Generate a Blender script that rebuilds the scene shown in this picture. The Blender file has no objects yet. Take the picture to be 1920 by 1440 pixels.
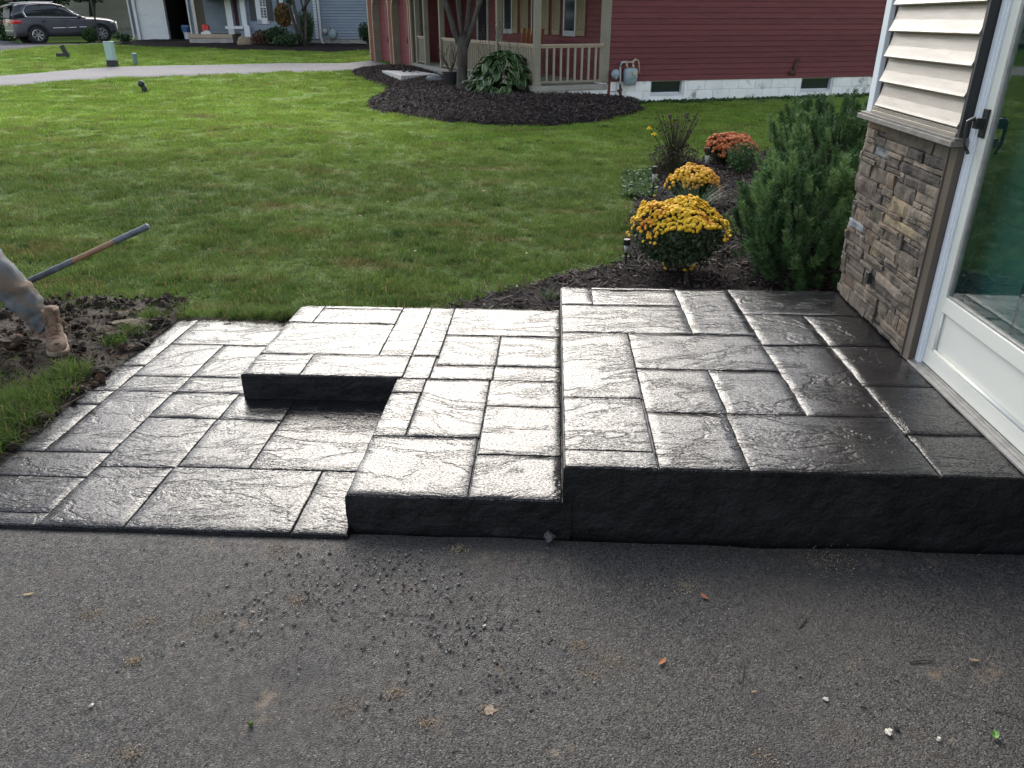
import bpy, math, random
import numpy as np
from mathutils import Vector, Matrix, noise
random.seed(7); rng = np.random.default_rng(7)
SC = bpy.context.scene
COL = SC.collection
PI = math.pi
R = math.radians

# ------------------------------------------------------------------ camera
CAM_H = 1.75; PITCH = R(25.4); YAW = R(2.9); FPX = 1440.0
cd = bpy.data.cameras.new('camera'); cam = bpy.data.objects.new('camera', cd); COL.objects.link(cam)
cam.location = (0, 0, CAM_H); cam.rotation_euler = (PI/2 - PITCH, 0, YAW)
cd.sensor_fit = 'HORIZONTAL'; cd.sensor_width = 36.0; cd.lens = 36.0*FPX/1920.0
cd.clip_start = 0.05; cd.clip_end = 2000
SC.camera = cam

# ------------------------------------------------------------------ sky, sun, exposure
SUN_EL = R(33); SUN_AZ = R(-9)          # azimuth from +Y, clockwise
w = bpy.data.worlds.new('World'); SC.world = w; w.use_nodes = True
nt = w.node_tree; bg = nt.nodes['Background']
sky = nt.nodes.new('ShaderNodeTexSky'); sky.sky_type = 'NISHITA'; sky.sun_disc = False
sky.sun_elevation = SUN_EL; sky.sun_rotation = SUN_AZ
sky.air_density = 1.0; sky.dust_density = 2.0; sky.ozone_density = 1.0
hs = nt.nodes.new('ShaderNodeHueSaturation'); hs.inputs['Saturation'].default_value = 0.5
nt.links.new(sky.outputs[0], hs.inputs['Color']); nt.links.new(hs.outputs[0], bg.inputs[0])
bg.inputs[1].default_value = 0.15
sd = bpy.data.lights.new('sun', 'SUN'); sun = bpy.data.objects.new('sun', sd); COL.objects.link(sun)
sd.energy = 1.25; sd.angle = R(42); sd.color = (1.0, 0.95, 0.86)
sdir = Vector((math.sin(SUN_AZ)*math.cos(SUN_EL), math.cos(SUN_AZ)*math.cos(SUN_EL), math.sin(SUN_EL)))
sun.rotation_euler = (-sdir).to_track_quat('-Z', 'Y').to_euler(); sun.location = (0, 0, 20)
SC.view_settings.view_transform = 'Standard'; SC.view_settings.look = 'None'
SC.view_settings.exposure = 1.27; SC.view_settings.gamma = 1.0
try: SC.view_settings.use_curve_mapping = False
except Exception: pass

# ------------------------------------------------------------------ survey: turns measured bearings into places on real planes
def ray(px, py):
    a = (px-960)/FPX; b = (720-py)/FPX
    fy = math.cos(PITCH)+b*math.sin(PITCH); fz = -math.sin(PITCH)+b*math.cos(PITCH)
    c, s = math.cos(YAW), math.sin(YAW)
    return (a*c-fy*s, a*s+fy*c, fz)
def onz(px, py, z):
    r = ray(px, py); t = (z-CAM_H)/r[2]; return Vector((r[0]*t, r[1]*t, z))
def onx(px, py, x):
    r = ray(px, py); t = x/r[0]; return Vector((x, r[1]*t, CAM_H+r[2]*t))
def ony(px, py, y):
    r = ray(px, py); t = y/r[1]; return Vector((r[0]*t, y, CAM_H+r[2]*t))
ZT = [(0,0),(3,0),(5,.005),(6,.03),(12,.1),(17,.2),(22.5,.27),(26,.42),(30,.68),(33,.8),(38,.86),(60,1.2),(200,2),(600,2)]
ZX = np.array([a for a, b in ZT]); ZZ = np.array([b for a, b in ZT], float)
def zta(x, y):
    t = np.clip((-17.6-np.asarray(x, float))/2.0, 0, 1); return np.interp(np.hypot(x, y), ZX, ZZ) - .2*t*t*(3-2*t)*np.clip((np.hypot(x, y)-36)/5, 0, 1)
def zt(x, y): return float(zta(x, y))
def ont(px, py):
    r = ray(px, py); t = .5
    while t < 200:
        x, y, z = r[0]*t, r[1]*t, CAM_H+r[2]*t
        if z < zt(x, y): break
        t += .02
    return Vector((x, y, zt(x, y)))

# ------------------------------------------------------------------ materials
def mat(name, c1, c2=None, rough=.7, scale=5, bump=0, bscale=40, spec=.5, metal=0, detail=5, c3=None, s3=1, f3=(.5,.65), rvar=0, stretch=None, dist=.01, trans=0, rnd=0, coat=0):
    m = bpy.data.materials.new(name); m.use_nodes = True
    n = m.node_tree.nodes; l = m.node_tree.links; p = n['Principled BSDF']
    p.inputs['Roughness'].default_value = rough; p.inputs['Metallic'].default_value = metal
    p.inputs['Specular IOR Level'].default_value = spec
    p.inputs['Coat Weight'].default_value = coat
    geo = n.new('ShaderNodeNewGeometry'); vec = geo.outputs['Position']
    if stretch:
        mp = n.new('ShaderNodeMapping'); mp.inputs['Scale'].default_value = stretch; l.new(vec, mp.inputs[0]); vec = mp.outputs[0]
    def nz(s, d=detail):
        t = n.new('ShaderNodeTexNoise'); t.inputs['Scale'].default_value = s; t.inputs['Detail'].default_value = d; t.inputs['Roughness'].default_value = .6
        l.new(vec, t.inputs['Vector']); return t
    def ramp(src, a, b):
        r = n.new('ShaderNodeMapRange'); r.inputs[1].default_value = a; r.inputs[2].default_value = b; l.new(src, r.inputs[0]); return r.outputs[0]
    def mix(f, a, b):
        x = n.new('ShaderNodeMix'); x.data_type = 'RGBA'
        if isinstance(f, float): x.inputs[0].default_value = f
        else: l.new(f, x.inputs[0])
        for i, v in ((6, a), (7, b)):
            if isinstance(v, tuple): x.inputs[i].default_value = (*v, 1)
            else: l.new(v, x.inputs[i])
        return x.outputs[2]
    col = None
    if c2:
        t = nz(scale); col = mix(ramp(t.outputs[0], .35, .65), tuple(c1), tuple(c2))
    if c3:
        t = nz(s3); col = mix(ramp(t.outputs[0], *f3), col if col else tuple(c1), tuple(c3))
    if rnd:
        oi = n.new('ShaderNodeObjectInfo'); h = n.new('ShaderNodeHueSaturation')
        l.new(ramp(oi.outputs['Random'], 0, 1), h.inputs['Value'])
        n[h.name].inputs['Color'].default_value = (*c1, 1)
        mr = n.new('ShaderNodeMapRange'); mr.inputs[3].default_value = 1-rnd; mr.inputs[4].default_value = 1+rnd
        l.new(oi.outputs['Random'], mr.inputs[0]); l.new(mr.outputs[0], h.inputs['Value'])
        if col: l.new(col, h.inputs['Color'])
        col = h.outputs[0]
    if col: l.new(col, p.inputs['Base Color'])
    else: p.inputs['Base Color'].default_value = (*c1, 1)
    if rvar:
        t = nz(scale*1.7); r = n.new('ShaderNodeMapRange'); r.inputs[3].default_value = max(0, rough-rvar); r.inputs[4].default_value = min(1, rough+rvar)
        r.inputs[1].default_value = .3; r.inputs[2].default_value = .7
        l.new(t.outputs[0], r.inputs[0]); l.new(r.outputs[0], p.inputs['Roughness'])
    if bump:
        t = nz(bscale, 6); b = n.new('ShaderNodeBump'); b.inputs['Strength'].default_value = bump; b.inputs['Distance'].default_value = dist
        l.new(t.outputs[0], b.inputs['Height']); l.new(b.outputs[0], p.inputs['Normal'])
    if trans:
        tr = n.new('ShaderNodeBsdfTranslucent'); ms = n.new('ShaderNodeMixShader'); ms.inputs[0].default_value = trans
        if col: l.new(col, tr.inputs[0])
        else: tr.inputs[0].default_value = (*c1, 1)
        l.new(p.outputs[0], ms.inputs[1]); l.new(tr.outputs[0], ms.inputs[2])
        l.new(ms.outputs[0], n['Material Output'].inputs[0])
    return m

M = {}
M['taupe'] = mat('taupe_paint', (.25,.225,.17), (.2,.18,.135), .6, 3, .15, 60)
M['tan'] = mat('tan_trim_paint', (.42,.33,.25), (.36,.28,.2), .6, 3)
M['red'] = mat('red_clapboard_paint', (.172,.056,.058), (.14,.047,.05), .7, 2.5, .25, 90, stretch=(1,1,6), rnd=.1, spec=.15)
M['garage_red'] = mat('garage_door_red', (.22,.062,.066), (.19,.055,.06), .5, 3, .1, 60)
M['brick'] = mat('orange_red_brick', (.3,.07,.04), (.18,.05,.035), .9, 20, .4, 90)
M['whitewall'] = mat('whitewashed_block', (.9,.9,.89), (.8,.81,.8), .85, 4, .4, 60, c3=(.3,.3,.28), s3=3.5, f3=(.58,.72), rnd=.05)
M['mortar'] = mat('grey_mortar', (.33,.33,.31), (.25,.25,.24), .95, 8, .4, 90)
M['concrete'] = mat('bare_concrete', (.36,.34,.31), (.28,.27,.25), .9, 6, .4, 70, rnd=.08)
M['blue'] = mat('blue_grey_vinyl', (.23,.28,.345), (.2,.25,.31), .6, 2, .1, 60, rnd=.05)
M['beige_far'] = mat('beige_vinyl_far', (.36,.34,.3), (.32,.3,.265), .6, 2, rnd=.04)
M['white'] = mat('white_paint', (.66,.67,.69), (.6,.61,.63), .45, 4, .05, 40)
M['white_door'] = mat('white_painted_aluminium', (.7,.7,.64), (.66,.66,.61), .32, 1.5, .03, 30, spec=.5)
M['jamb_white'] = mat('bluish_white_vinyl', (.76,.8,.84), (.7,.74,.78), .35, 3, .03, 40)
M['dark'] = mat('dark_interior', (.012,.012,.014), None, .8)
M['black'] = mat('black_metal', (.012,.012,.013), None, .35, spec=.6)
M['darkglass'] = mat('dark_window_glass', (.02,.026,.032), None, .08, spec=.8)
M['shutter'] = mat('olive_shutter_paint', (.24,.19,.11), (.2,.16,.09), .6, 5)
M['shutter_black'] = mat('charcoal_shutter', (.025,.025,.032), None, .5)
M['roof'] = mat('grey_shingle_roof', (.08,.075,.07), (.05,.05,.05), .9, 8, .5, 60)
M['maroon'] = mat('maroon_door_paint', (.09,.03,.035), None, .5)
M['deck'] = mat('weathered_deck_boards', (.34,.32,.28), (.26,.245,.21), .8, 6, .3, 80)
M['siding'] = mat('tan_grained_vinyl', (.29,.25,.205), (.26,.222,.18), .36, 3, .35, 45, stretch=(1,1.2,14), dist=.004, rvar=.06)
M['brown'] = mat('brown_aluminium_trim', (.1,.078,.062), (.085,.066,.053), .45, 3, .05, 50)
M['ledge'] = mat('grey_stone_ledge', (.2,.185,.165), (.14,.13,.115), .7, 14, .6, 70)
M['gasgrey'] = mat('meter_grey_paint', (.3,.38,.41), (.25,.32,.35), .45, 12)
M['pipe_cream'] = mat('cream_pipe_paint', (.5,.44,.33), (.42,.3,.2), .5, 14)
M['rust'] = mat('rusty_fitting', (.09,.045,.025), (.05,.03,.02), .8, 30)
M['pipegrey'] = mat('galvanised_pipe', (.42,.44,.44), (.34,.35,.35), .45, 20, metal=.3)
M['bark'] = mat('grey_brown_bark', (.085,.075,.066), (.04,.034,.03), .95, 12, .9, 30, stretch=(1,1,.25), dist=.03)
M['twig'] = mat('brown_twig', (.1,.07,.05), (.06,.04,.03), .9, 30)
M['soil'] = mat('dark_moist_soil', (.055,.036,.024), (.022,.016,.012), .9, 9, .9, 45, dist=.02, c3=(.09,.045,.022), s3=4, f3=(.55,.7))
M['mulch'] = mat('dark_brown_mulch', (.026,.02,.018), (.011,.009,.009), .95, 40, 1.0, 60, dist=.02, spec=.15)
M['chip'] = mat('mulch_chip_bark', (.085,.064,.056), (.03,.022,.02), .8, 60, .5, 120, rnd=.8, spec=.3)
M['plastic_green'] = mat('pale_green_plastic', (.36,.5,.45), (.33,.46,.41), .45, 3)
M['teal_green'] = mat('dull_green_plastic', (.14,.24,.21), None, .5)
M['rock'] = mat('tan_rock', (.27,.2,.14), (.17,.13,.09), .9, 12, .7, 40)
M['greyrock'] = mat('grey_rock', (.22,.23,.25), (.15,.16,.17), .85, 14, .6, 60)
M['orangewood'] = mat('orange_stained_wood', (.36,.15,.05), (.28,.11,.035), .6, 9)
M['blue_bucket'] = mat('blue_bucket_plastic', (.06,.13,.28), None, .4)
M['toy_red'] = mat('bright_red_plastic', (.6,.03,.03), None, .4)
M['carpaint'] = mat('slate_grey_car_paint', (.09,.085,.1), (.08,.077,.09), .42, 3, metal=.1, coat=.2)
M['carblack'] = mat('black_car_plastic', (.02,.02,.022), None, .55)
M['tyre'] = mat('black_tyre_rubber', (.018,.018,.018), (.03,.028,.026), .85, 20)
M['alloy'] = mat('silver_alloy', (.55,.55,.56), None, .3, metal=.8)
M['chrome'] = mat('chrome_trim', (.8,.8,.82), None, .15, metal=1)
M['taillight'] = mat('red_tail_lamp', (.55,.02,.02), None, .15, spec=.7)
M['clearlamp'] = mat('clear_lamp_lens', (.7,.7,.7), None, .1, spec=.7)
M['wood_pole'] = mat('worn_wood_pole', (.32,.19,.1), (.22,.13,.075), .55, 14, .3, 60)
M['tape'] = mat('grey_dusty_tape', (.15,.17,.2), (.09,.1,.125), .5, 22, .5, 60)
M['jeans'] = mat('faded_dusty_denim', (.16,.175,.185), (.09,.105,.12), .9, 9, .6, 120, c3=(.15,.115,.085), s3=6, f3=(.45,.6), dist=.004)
M['boot'] = mat('worn_tan_leather', (.2,.13,.085), (.11,.07,.045), .8, 30, .5, 80, dist=.004)
M['sole'] = mat('pale_brown_sole', (.27,.21,.15), (.16,.12,.085), .85, 20, .5, 60)
M['lace'] = mat('brown_bootlace', (.2,.1,.055), None, .8)
M['skin'] = mat('tanned_skin', (.5,.3,.2), (.45,.26,.18), .5, 20)
M['shirt'] = mat('grey_cotton_shirt', (.2,.21,.22), (.16,.17,.18), .9, 6, .3, 100)
M['hair'] = mat('dark_hair', (.03,.02,.015), None, .7)
M['capcloth'] = mat('navy_cap_cloth', (.03,.04,.08), None, .8)
M['steel'] = mat('dull_steel', (.3,.3,.3), None, .4, metal=.9)
M['needle'] = mat('pine_needles', (.04,.09,.032), (.068,.14,.046), .6, 5, trans=.12, spec=.25)
M['needle_tip'] = mat('young_pine_needles', (.17,.28,.1), (.13,.22,.08), .6, 6, trans=.15, spec=.25)
M['yellow'] = mat('yellow_mum_petals', (.85,.5,.02), (.85,.6,.03), .7, 9, trans=.2, c3=(.75,.28,.03), s3=5, f3=(.53,.7))
M['yelloworange'] = mat('yellow_orange_mum_petals', (.8,.34,.05), (.8,.5,.03), .7, 4, trans=.2)
M['orange'] = mat('rust_orange_mum_petals', (.55,.15,.04), (.42,.12,.035), .7, 9, trans=.2)
M['mumleaf'] = mat('dark_mum_leaves', (.02,.045,.016), (.035,.07,.02), .6, 9, trans=.15)
M['leafdark'] = mat('dark_green_leaves', (.02,.05,.018), (.04,.085,.025), .6, 4, trans=.25)
M['leafmid'] = mat('mid_green_leaves', (.05,.11,.03), (.035,.08,.025), .6, 4, trans=.25)
M['leafred'] = mat('reddish_brown_leaves', (.12,.04,.03), (.06,.05,.025), .6, 5, trans=.2)
M['leaforange'] = mat('autumn_orange_leaves', (.24,.1,.03), (.1,.09,.03), .6, 5, trans=.25)
M['grassclump'] = mat('dark_strap_leaves', (.03,.075,.025), (.05,.1,.035), .5, 8, trans=.2)
M['drystem'] = mat('dry_olive_stems', (.07,.065,.035), (.05,.05,.025), .8, 10, trans=.1)
M['seedhead'] = mat('dry_brown_seedheads', (.06,.045,.03), None, .9)
M['petal'] = mat('bright_yellow_petals', (.9,.62,.01), None, .6, trans=.3)
M['weed'] = mat('pale_green_weed_leaves', (.11,.18,.06), (.08,.13,.05), .6, 8, trans=.25)
M['hosta'] = mat('hosta_leaf_green', (.028,.07,.026), (.05,.1,.03), .4, 7, .3, 30, trans=.2, rnd=.35)
M['hosta_edge'] = mat('hosta_pale_rim', (.3,.36,.2), (.24,.32,.16), .5, 6, trans=.2)
M['slabwhite'] = mat('pale_paving_slab', (.6,.57,.55), (.52,.49,.47), .8, 6)
M['lamp_lens'] = mat('frosted_lamp_lens', (.35,.36,.33), None, .25)
M['dryleaf'] = mat('dry_orange_leaf', (.42,.16,.06), (.3,.11,.05), .8, 30, trans=.1)
M['tanleaf'] = mat('dry_tan_leaf', (.34,.24,.11), (.26,.18,.09), .8, 30)
M['greenleaf'] = mat('fresh_green_leaf', (.1,.24,.04), (.14,.3,.06), .6, 30, trans=.2)
M['stick'] = mat('dark_stick', (.04,.03,.024), (.07,.055,.045), .9, 40)
M['whitestone'] = mat('whitish_stone', (.6,.58,.52), (.5,.47,.4), .8, 30, .3, 60)
M['gravel'] = mat('dark_grey_gravel', (.16,.155,.15), (.06,.059,.058), .8, 80, rnd=.85)
M['sand'] = mat('tan_sand_grains', (.42,.33,.22), (.33,.255,.17), .95, 60, rnd=.3)
M['moss'] = mat('olive_moss', (.06,.09,.025), (.09,.12,.04), .9, 30)
M['wastecrete'] = mat('dusty_tan_concrete', (.17,.13,.1), (.11,.085,.065), .9, 30, .6, 60)
M['splash'] = mat('pinkish_mortar', (.3,.24,.19), (.2,.165,.135), .95, 90, .6, 120)
M['tealdoor'] = mat('teal_inner_door', (.022,.13,.12), (.016,.1,.095), .5, 2)
M['sill_alu'] = mat('aluminium_sill', (.35,.34,.32), (.25,.24,.23), .45, 20, metal=.3)
M['litter'] = mat('pink_blossom', (.4,.15,.2), (.2,.16,.08), .7, 6)
M['walkpath'] = mat('pale_grey_drive', (.17,.165,.168), (.145,.14,.146), .72, 2, .4, 120, spec=.3)
M['umbral'] = mat('dark_drive_far', (.09,.09,.098), (.075,.075,.083), .9, 2, .3, 120, spec=.15)
M['baluster'] = mat('light_tan_baluster', (.33,.29,.22), (.29,.255,.19), .6, 3)

def glass_mat():
    m = bpy.data.materials.new('storm_door_glass'); m.use_nodes = True; n = m.node_tree.nodes; l = m.node_tree.links
    n.remove(n['Principled BSDF'])
    tr = n.new('ShaderNodeBsdfTransparent'); tr.inputs[0].default_value = (.82,.9,.88,1)
    gl = n.new('ShaderNodeBsdfGlossy'); gl.inputs['Roughness'].default_value = .02; gl.inputs[0].default_value = (.9,.95,.95,1)
    fr = n.new('ShaderNodeFresnel'); fr.inputs[0].default_value = 2.2
    mx = n.new('ShaderNodeMixShader'); g_ = n.new('ShaderNodeNewGeometry'); iv = n.new('ShaderNodeMath'); iv.operation = 'SUBTRACT'; iv.inputs[0].default_value = 1; l.new(g_.outputs['Backfacing'], iv.inputs[1]); mf = n.new('ShaderNodeMath'); mf.operation = 'MULTIPLY'; l.new(iv.outputs[0], mf.inputs[0]); l.new(fr.outputs[0], mf.inputs[1])
    l.new(mf.outputs[0], mx.inputs[0]); l.new(tr.outputs[0], mx.inputs[1]); l.new(gl.outputs[0], mx.inputs[2])
    l.new(mx.outputs[0], n['Material Output'].inputs[0]); return m
M['glass'] = glass_mat()

def grass_mat(name, blade=True):
    m = bpy.data.materials.new(name); m.use_nodes = True; n = m.node_tree.nodes; l = m.node_tree.links; p = n['Principled BSDF']
    geo = n.new('ShaderNodeNewGeometry'); pos = geo.outputs['Position']
    def nz(s, st=None, d=4):
        t = n.new('ShaderNodeTexNoise'); t.inputs['Scale'].default_value = s; t.inputs['Detail'].default_value = d
        if st:
            mp = n.new('ShaderNodeMapping'); mp.inputs['Scale'].default_value = st; l.new(pos, mp.inputs[0]); l.new(mp.outputs[0], t.inputs['Vector'])
        else: l.new(pos, t.inputs['Vector'])
        return t.outputs[0]
    def rmp(src, a, b, c=0, d=1):
        r = n.new('ShaderNodeMapRange'); r.inputs[1].default_value = a; r.inputs[2].default_value = b; r.inputs[3].default_value = c; r.inputs[4].default_value = d; l.new(src, r.inputs[0]); return r.outputs[0]
    def mix(f, a, b):
        x = n.new('ShaderNodeMix'); x.data_type = 'RGBA'; l.new(f, x.inputs[0])
        for i, v in ((6, a), (7, b)):
            if isinstance(v, tuple): x.inputs[i].default_value = (*v, 1)
            else: l.new(v, x.inputs[i])
        return x.outputs[2]
    c = mix(rmp(nz(1.1, (.6,1.6,1)), .35, .65), (.068,.122,.026), (.125,.19,.045))
    sep = n.new('ShaderNodeSeparateXYZ'); l.new(pos, sep.inputs[0])
    # shade put into the colour: darker green by the patio, brighter yellow-green further out
    c = mix(rmp(sep.outputs[1], 8.5, 14), c, mix(rmp(nz(.8, (.5,1.8,1)), .35, .65), (.175,.29,.042), (.255,.355,.07)))
    c = mix(rmp(nz(1.7, (.5,1.9,1), 7), .56, .72, 0, .75), c, (.2,.155,.07))
    c = mix(rmp(nz(5, (.8,1.4,1)), .6, .72), c, (.03,.075,.02))
    if blade:
        oi = n.new('ShaderNodeObjectInfo'); h = n.new('ShaderNodeHueSaturation')
        l.new(rmp(oi.outputs['Random'], 0, 1, .7, 1.35), h.inputs['Value']); l.new(c, h.inputs['Color']); c = h.outputs[0]
        at = n.new('ShaderNodeAttribute'); at.attribute_name = 'dry'
        c = mix(at.outputs['Fac'], c, (.3,.23,.11))
    else:
        c = mix(rmp(nz(60), .4, .6), c, mix(rmp(sep.outputs[1], 8, 16), (.028,.04,.012), (.07,.13,.02)))  # ground tone carries the same painted near-to-far shade
    l.new(c, p.inputs['Base Color']); p.inputs['Roughness'].default_value = .7 if blade else .95
    p.inputs['Specular IOR Level'].default_value = .12
    if blade:
        tr = n.new('ShaderNodeBsdfTranslucent'); l.new(c, tr.inputs[0]); ms = n.new('ShaderNodeMixShader'); ms.inputs[0].default_value = .45
        l.new(p.outputs[0], ms.inputs[1]); l.new(tr.outputs[0], ms.inputs[2]); l.new(ms.outputs[0], n['Material Output'].inputs[0])
    else:
        b = n.new('ShaderNodeBump'); b.inputs['Strength'].default_value = .8; b.inputs['Distance'].default_value = .03
        l.new(nz(35, None, 8), b.inputs['Height']); l.new(b.outputs[0], p.inputs['Normal'])
    return m
M['grass'] = grass_mat('lawn_blades'); M['lawn'] = grass_mat('lawn_ground', False)

def asphalt_mat():
    m = bpy.data.materials.new('worn_asphalt'); m.use_nodes = True; n = m.node_tree.nodes; l = m.node_tree.links; p = n['Principled BSDF']
    geo = n.new('ShaderNodeNewGeometry'); pos = geo.outputs['Position']
    def nz(s, d=4, r=.55):
        t = n.new('ShaderNodeTexNoise'); t.inputs['Scale'].default_value = s; t.inputs['Detail'].default_value = d; t.inputs['Roughness'].default_value = r; l.new(pos, t.inputs['Vector']); return t.outputs[0]
    def rmp(src, a, b, c=0, d=1):
        r = n.new('ShaderNodeMapRange'); r.inputs[1].default_value = a; r.inputs[2].default_value = b; r.inputs[3].default_value = c; r.inputs[4].default_value = d; l.new(src, r.inputs[0]); return r.outputs[0]
    def mix(f, a, b):
        x = n.new('ShaderNodeMix'); x.data_type = 'RGBA'
        if isinstance(f, float): x.inputs[0].default_value = f
        else: l.new(f, x.inputs[0])
        for i, v in ((6, a), (7, b)):
            if isinstance(v, tuple): x.inputs[i].default_value = (*v, 1)
            else: l.new(v, x.inputs[i])
        return x.outputs[2]
    vo = n.new('ShaderNodeTexVoronoi'); vo.inputs['Scale'].default_value = 190; l.new(pos, vo.inputs['Vector'])
    v2 = n.new('ShaderNodeTexVoronoi'); v2.inputs['Scale'].default_value = 260; l.new(pos, v2.inputs['Vector'])
    bw = n.new('ShaderNodeRGBToBW'); l.new(vo.outputs['Color'], bw.inputs[0])
    c = mix(rmp(bw.outputs[0], .15, .85), (.013,.0127,.013), (.102,.097,.092))
    bw2 = n.new('ShaderNodeRGBToBW'); l.new(v2.outputs['Color'], bw2.inputs[0])
    c = mix(rmp(bw2.outputs[0], .8, .95), c, (.22,.205,.185))
    c = mix(rmp(nz(1.6, 5), .42, .62, 0, .35), c, (.088,.079,.071))          # dusty brownish tracts
    c = mix(rmp(nz(5.5, 7, .7), .6, .7, 0, .75), c, (.2,.155,.11)); c = mix(rmp(nz(3.1, 7, .7), .62, .72, 0, .4), c, (.12,.065,.035))            # sandy patches
    c = mix(rmp(nz(2.2, 7, .65), .54, .66, 0, .6), c, (.035,.035,.038))           # darker grit
    l.new(c, p.inputs['Base Color'])
    l.new(rmp(nz(30), .3, .7, .6, .9), p.inputs['Roughness']); p.inputs['Specular IOR Level'].default_value = .35
    b = n.new('ShaderNodeBump'); b.inputs['Strength'].default_value = 1; b.inputs['Distance'].default_value = .0035
    l.new(vo.outputs['Distance'], b.inputs['Height']); b.invert = True
    b2 = n.new('ShaderNodeBump'); b2.inputs['Strength'].default_value = .8; b2.inputs['Distance'].default_value = .005
    l.new(nz(90, 5, .7), b2.inputs['Height']); l.new(b.outputs[0], b2.inputs['Normal']); l.new(b2.outputs[0], p.inputs['Normal'])
    return m
M['asphalt'] = asphalt_mat()

def stamped_mat(name, wet=True):
    m = bpy.data.materials.new(name); m.use_nodes = True; n = m.node_tree.nodes; l = m.node_tree.links; p = n['Principled BSDF']
    geo = n.new('ShaderNodeNewGeometry'); pos = geo.outputs['Position']
    oi = n.new('ShaderNodeObjectInfo')
    # each stamped stone has its own relief: shift the pattern by the object's random number
    mu = n.new('ShaderNodeMath'); mu.operation = 'MULTIPLY'; mu.inputs[1].default_value = 37; l.new(oi.outputs['Random'], mu.inputs[0])
    va = n.new('ShaderNodeVectorMath'); va.operation = 'ADD'; l.new(pos, va.inputs[0]); l.new(mu.outputs[0], va.inputs[1])
    rot = n.new('ShaderNodeVectorRotate'); rot.rotation_type = 'Z_AXIS'; l.new(va.outputs[0], rot.inputs[0])
    mr = n.new('ShaderNodeMapRange'); mr.inputs[3].default_value = -.55; mr.inputs[4].default_value = .35; l.new(oi.outputs['Random'], mr.inputs[0]); l.new(mr.outputs[0], rot.inputs['Angle'])
    def nz(s, st=None, d=6, r=.6, src=None, dis=0):
        t = n.new('ShaderNodeTexNoise'); t.inputs['Scale'].default_value = s; t.inputs['Detail'].default_value = d; t.inputs['Roughness'].default_value = r; t.inputs['Distortion'].default_value = dis
        v = src or rot.outputs[0]
        if st:
            mp = n.new('ShaderNodeMapping'); mp.inputs['Scale'].default_value = st; l.new(v, mp.inputs[0]); v = mp.outputs[0]
        l.new(v, t.inputs['Vector']); return t.outputs[0]
    def rmp(src, a, b, c=0, d=1):
        r = n.new('ShaderNodeMapRange'); r.inputs[1].default_value = a; r.inputs[2].default_value = b; r.inputs[3].default_value = c; r.inputs[4].default_value = d; l.new(src, r.inputs[0]); return r.outputs[0]
    def mix(f, a, b):
        x = n.new('ShaderNodeMix'); x.data_type = 'RGBA'; l.new(f, x.inputs[0])
        for i, v in ((6, a), (7, b)):
            if isinstance(v, tuple): x.inputs[i].default_value = (*v, 1)
            else: l.new(v, x.inputs[i])
        return x.outputs[2]
    c = mix(rmp(nz(2.5), .35, .65), (.011,.011,.013), (.021,.02,.02))
    c = mix(rmp(nz(7, (1,2.4,1), 6, .65, None, 1.2), .5, .62, 0, .7), c, (.009,.009,.011))
    l.new(c, p.inputs['Base Color'])
    l.new(rmp(nz(3, None, 5, .6, pos), .32, .66, .08, .2), p.inputs['Roughness'])
    p.inputs['Specular IOR Level'].default_value = .5; p.inputs['Coat Weight'].default_value = 0; p.inputs['Coat Roughness'].default_value = .2
    pit = rmp(nz(95, (1,1.8,1), 5, .75), .42, .58, .12, 1); crk = rmp(nz(4.5, (1,2,1), 9, .7, None, .8), .49, .5, 1, 0); crk2 = rmp(nz(4.5, (1,2,1), 9, .7, None, .8), .5, .515, 0, 1)
    mx_ = n.new('ShaderNodeMath'); mx_.operation = 'MAXIMUM'; l.new(crk, mx_.inputs[0]); l.new(crk2, mx_.inputs[1])
    m2_ = n.new('ShaderNodeMath'); m2_.operation = 'MULTIPLY'; l.new(pit, m2_.inputs[0]); l.new(rmp(mx_.outputs[0], 0, 1, .25, .62), m2_.inputs[1]); l.new(m2_.outputs[0], p.inputs['Specular IOR Level'])
    # slate relief: long cleft ridges, ripples, fine pitting
    def ridged(src):
        a = n.new('ShaderNodeMath'); a.operation = 'SUBTRACT'; a.inputs[1].default_value = .5; l.new(src, a.inputs[0])
        b = n.new('ShaderNodeMath'); b.operation = 'ABSOLUTE'; l.new(a.outputs[0], b.inputs[0]); return b.outputs[0]
    b1 = n.new('ShaderNodeBump'); b1.inputs['Strength'].default_value = 1; b1.inputs['Distance'].default_value = .0016
    l.new(rmp(ridged(nz(2.6, (1,2.2,1), 5, .6, None, .5)), 0, .045), b1.inputs['Height'])
    b2 = n.new('ShaderNodeBump'); b2.inputs['Strength'].default_value = .75; b2.inputs['Distance'].default_value = .0028
    l.new(nz(11, (1,3.0,1), 9, .74, None, .25), b2.inputs['Height']); l.new(b1.outputs[0], b2.inputs['Normal'])
    b3 = n.new('ShaderNodeBump'); b3.inputs['Strength'].default_value = .5; b3.inputs['Distance'].default_value = .0015
    l.new(nz(62, None, 5, .7), b3.inputs['Height']); l.new(b2.outputs[0], b3.inputs['Normal'])
    l.new(b3.outputs[0], p.inputs['Normal']); l.new(b2.outputs[0], p.inputs['Coat Normal'])
    return m
M['stamped'] = stamped_mat('wet_sealed_stamped_concrete')
M['stampedside'] = mat('wet_black_concrete_side', (.019,.019,.02), (.007,.0072,.008), .6, 5, 1.0, 16, spec=.25, dist=.025)
M['joint'] = mat('dark_joint_groove', (.02,.02,.023), (.012,.012,.015), .55, 20, .5, 80)

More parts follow.
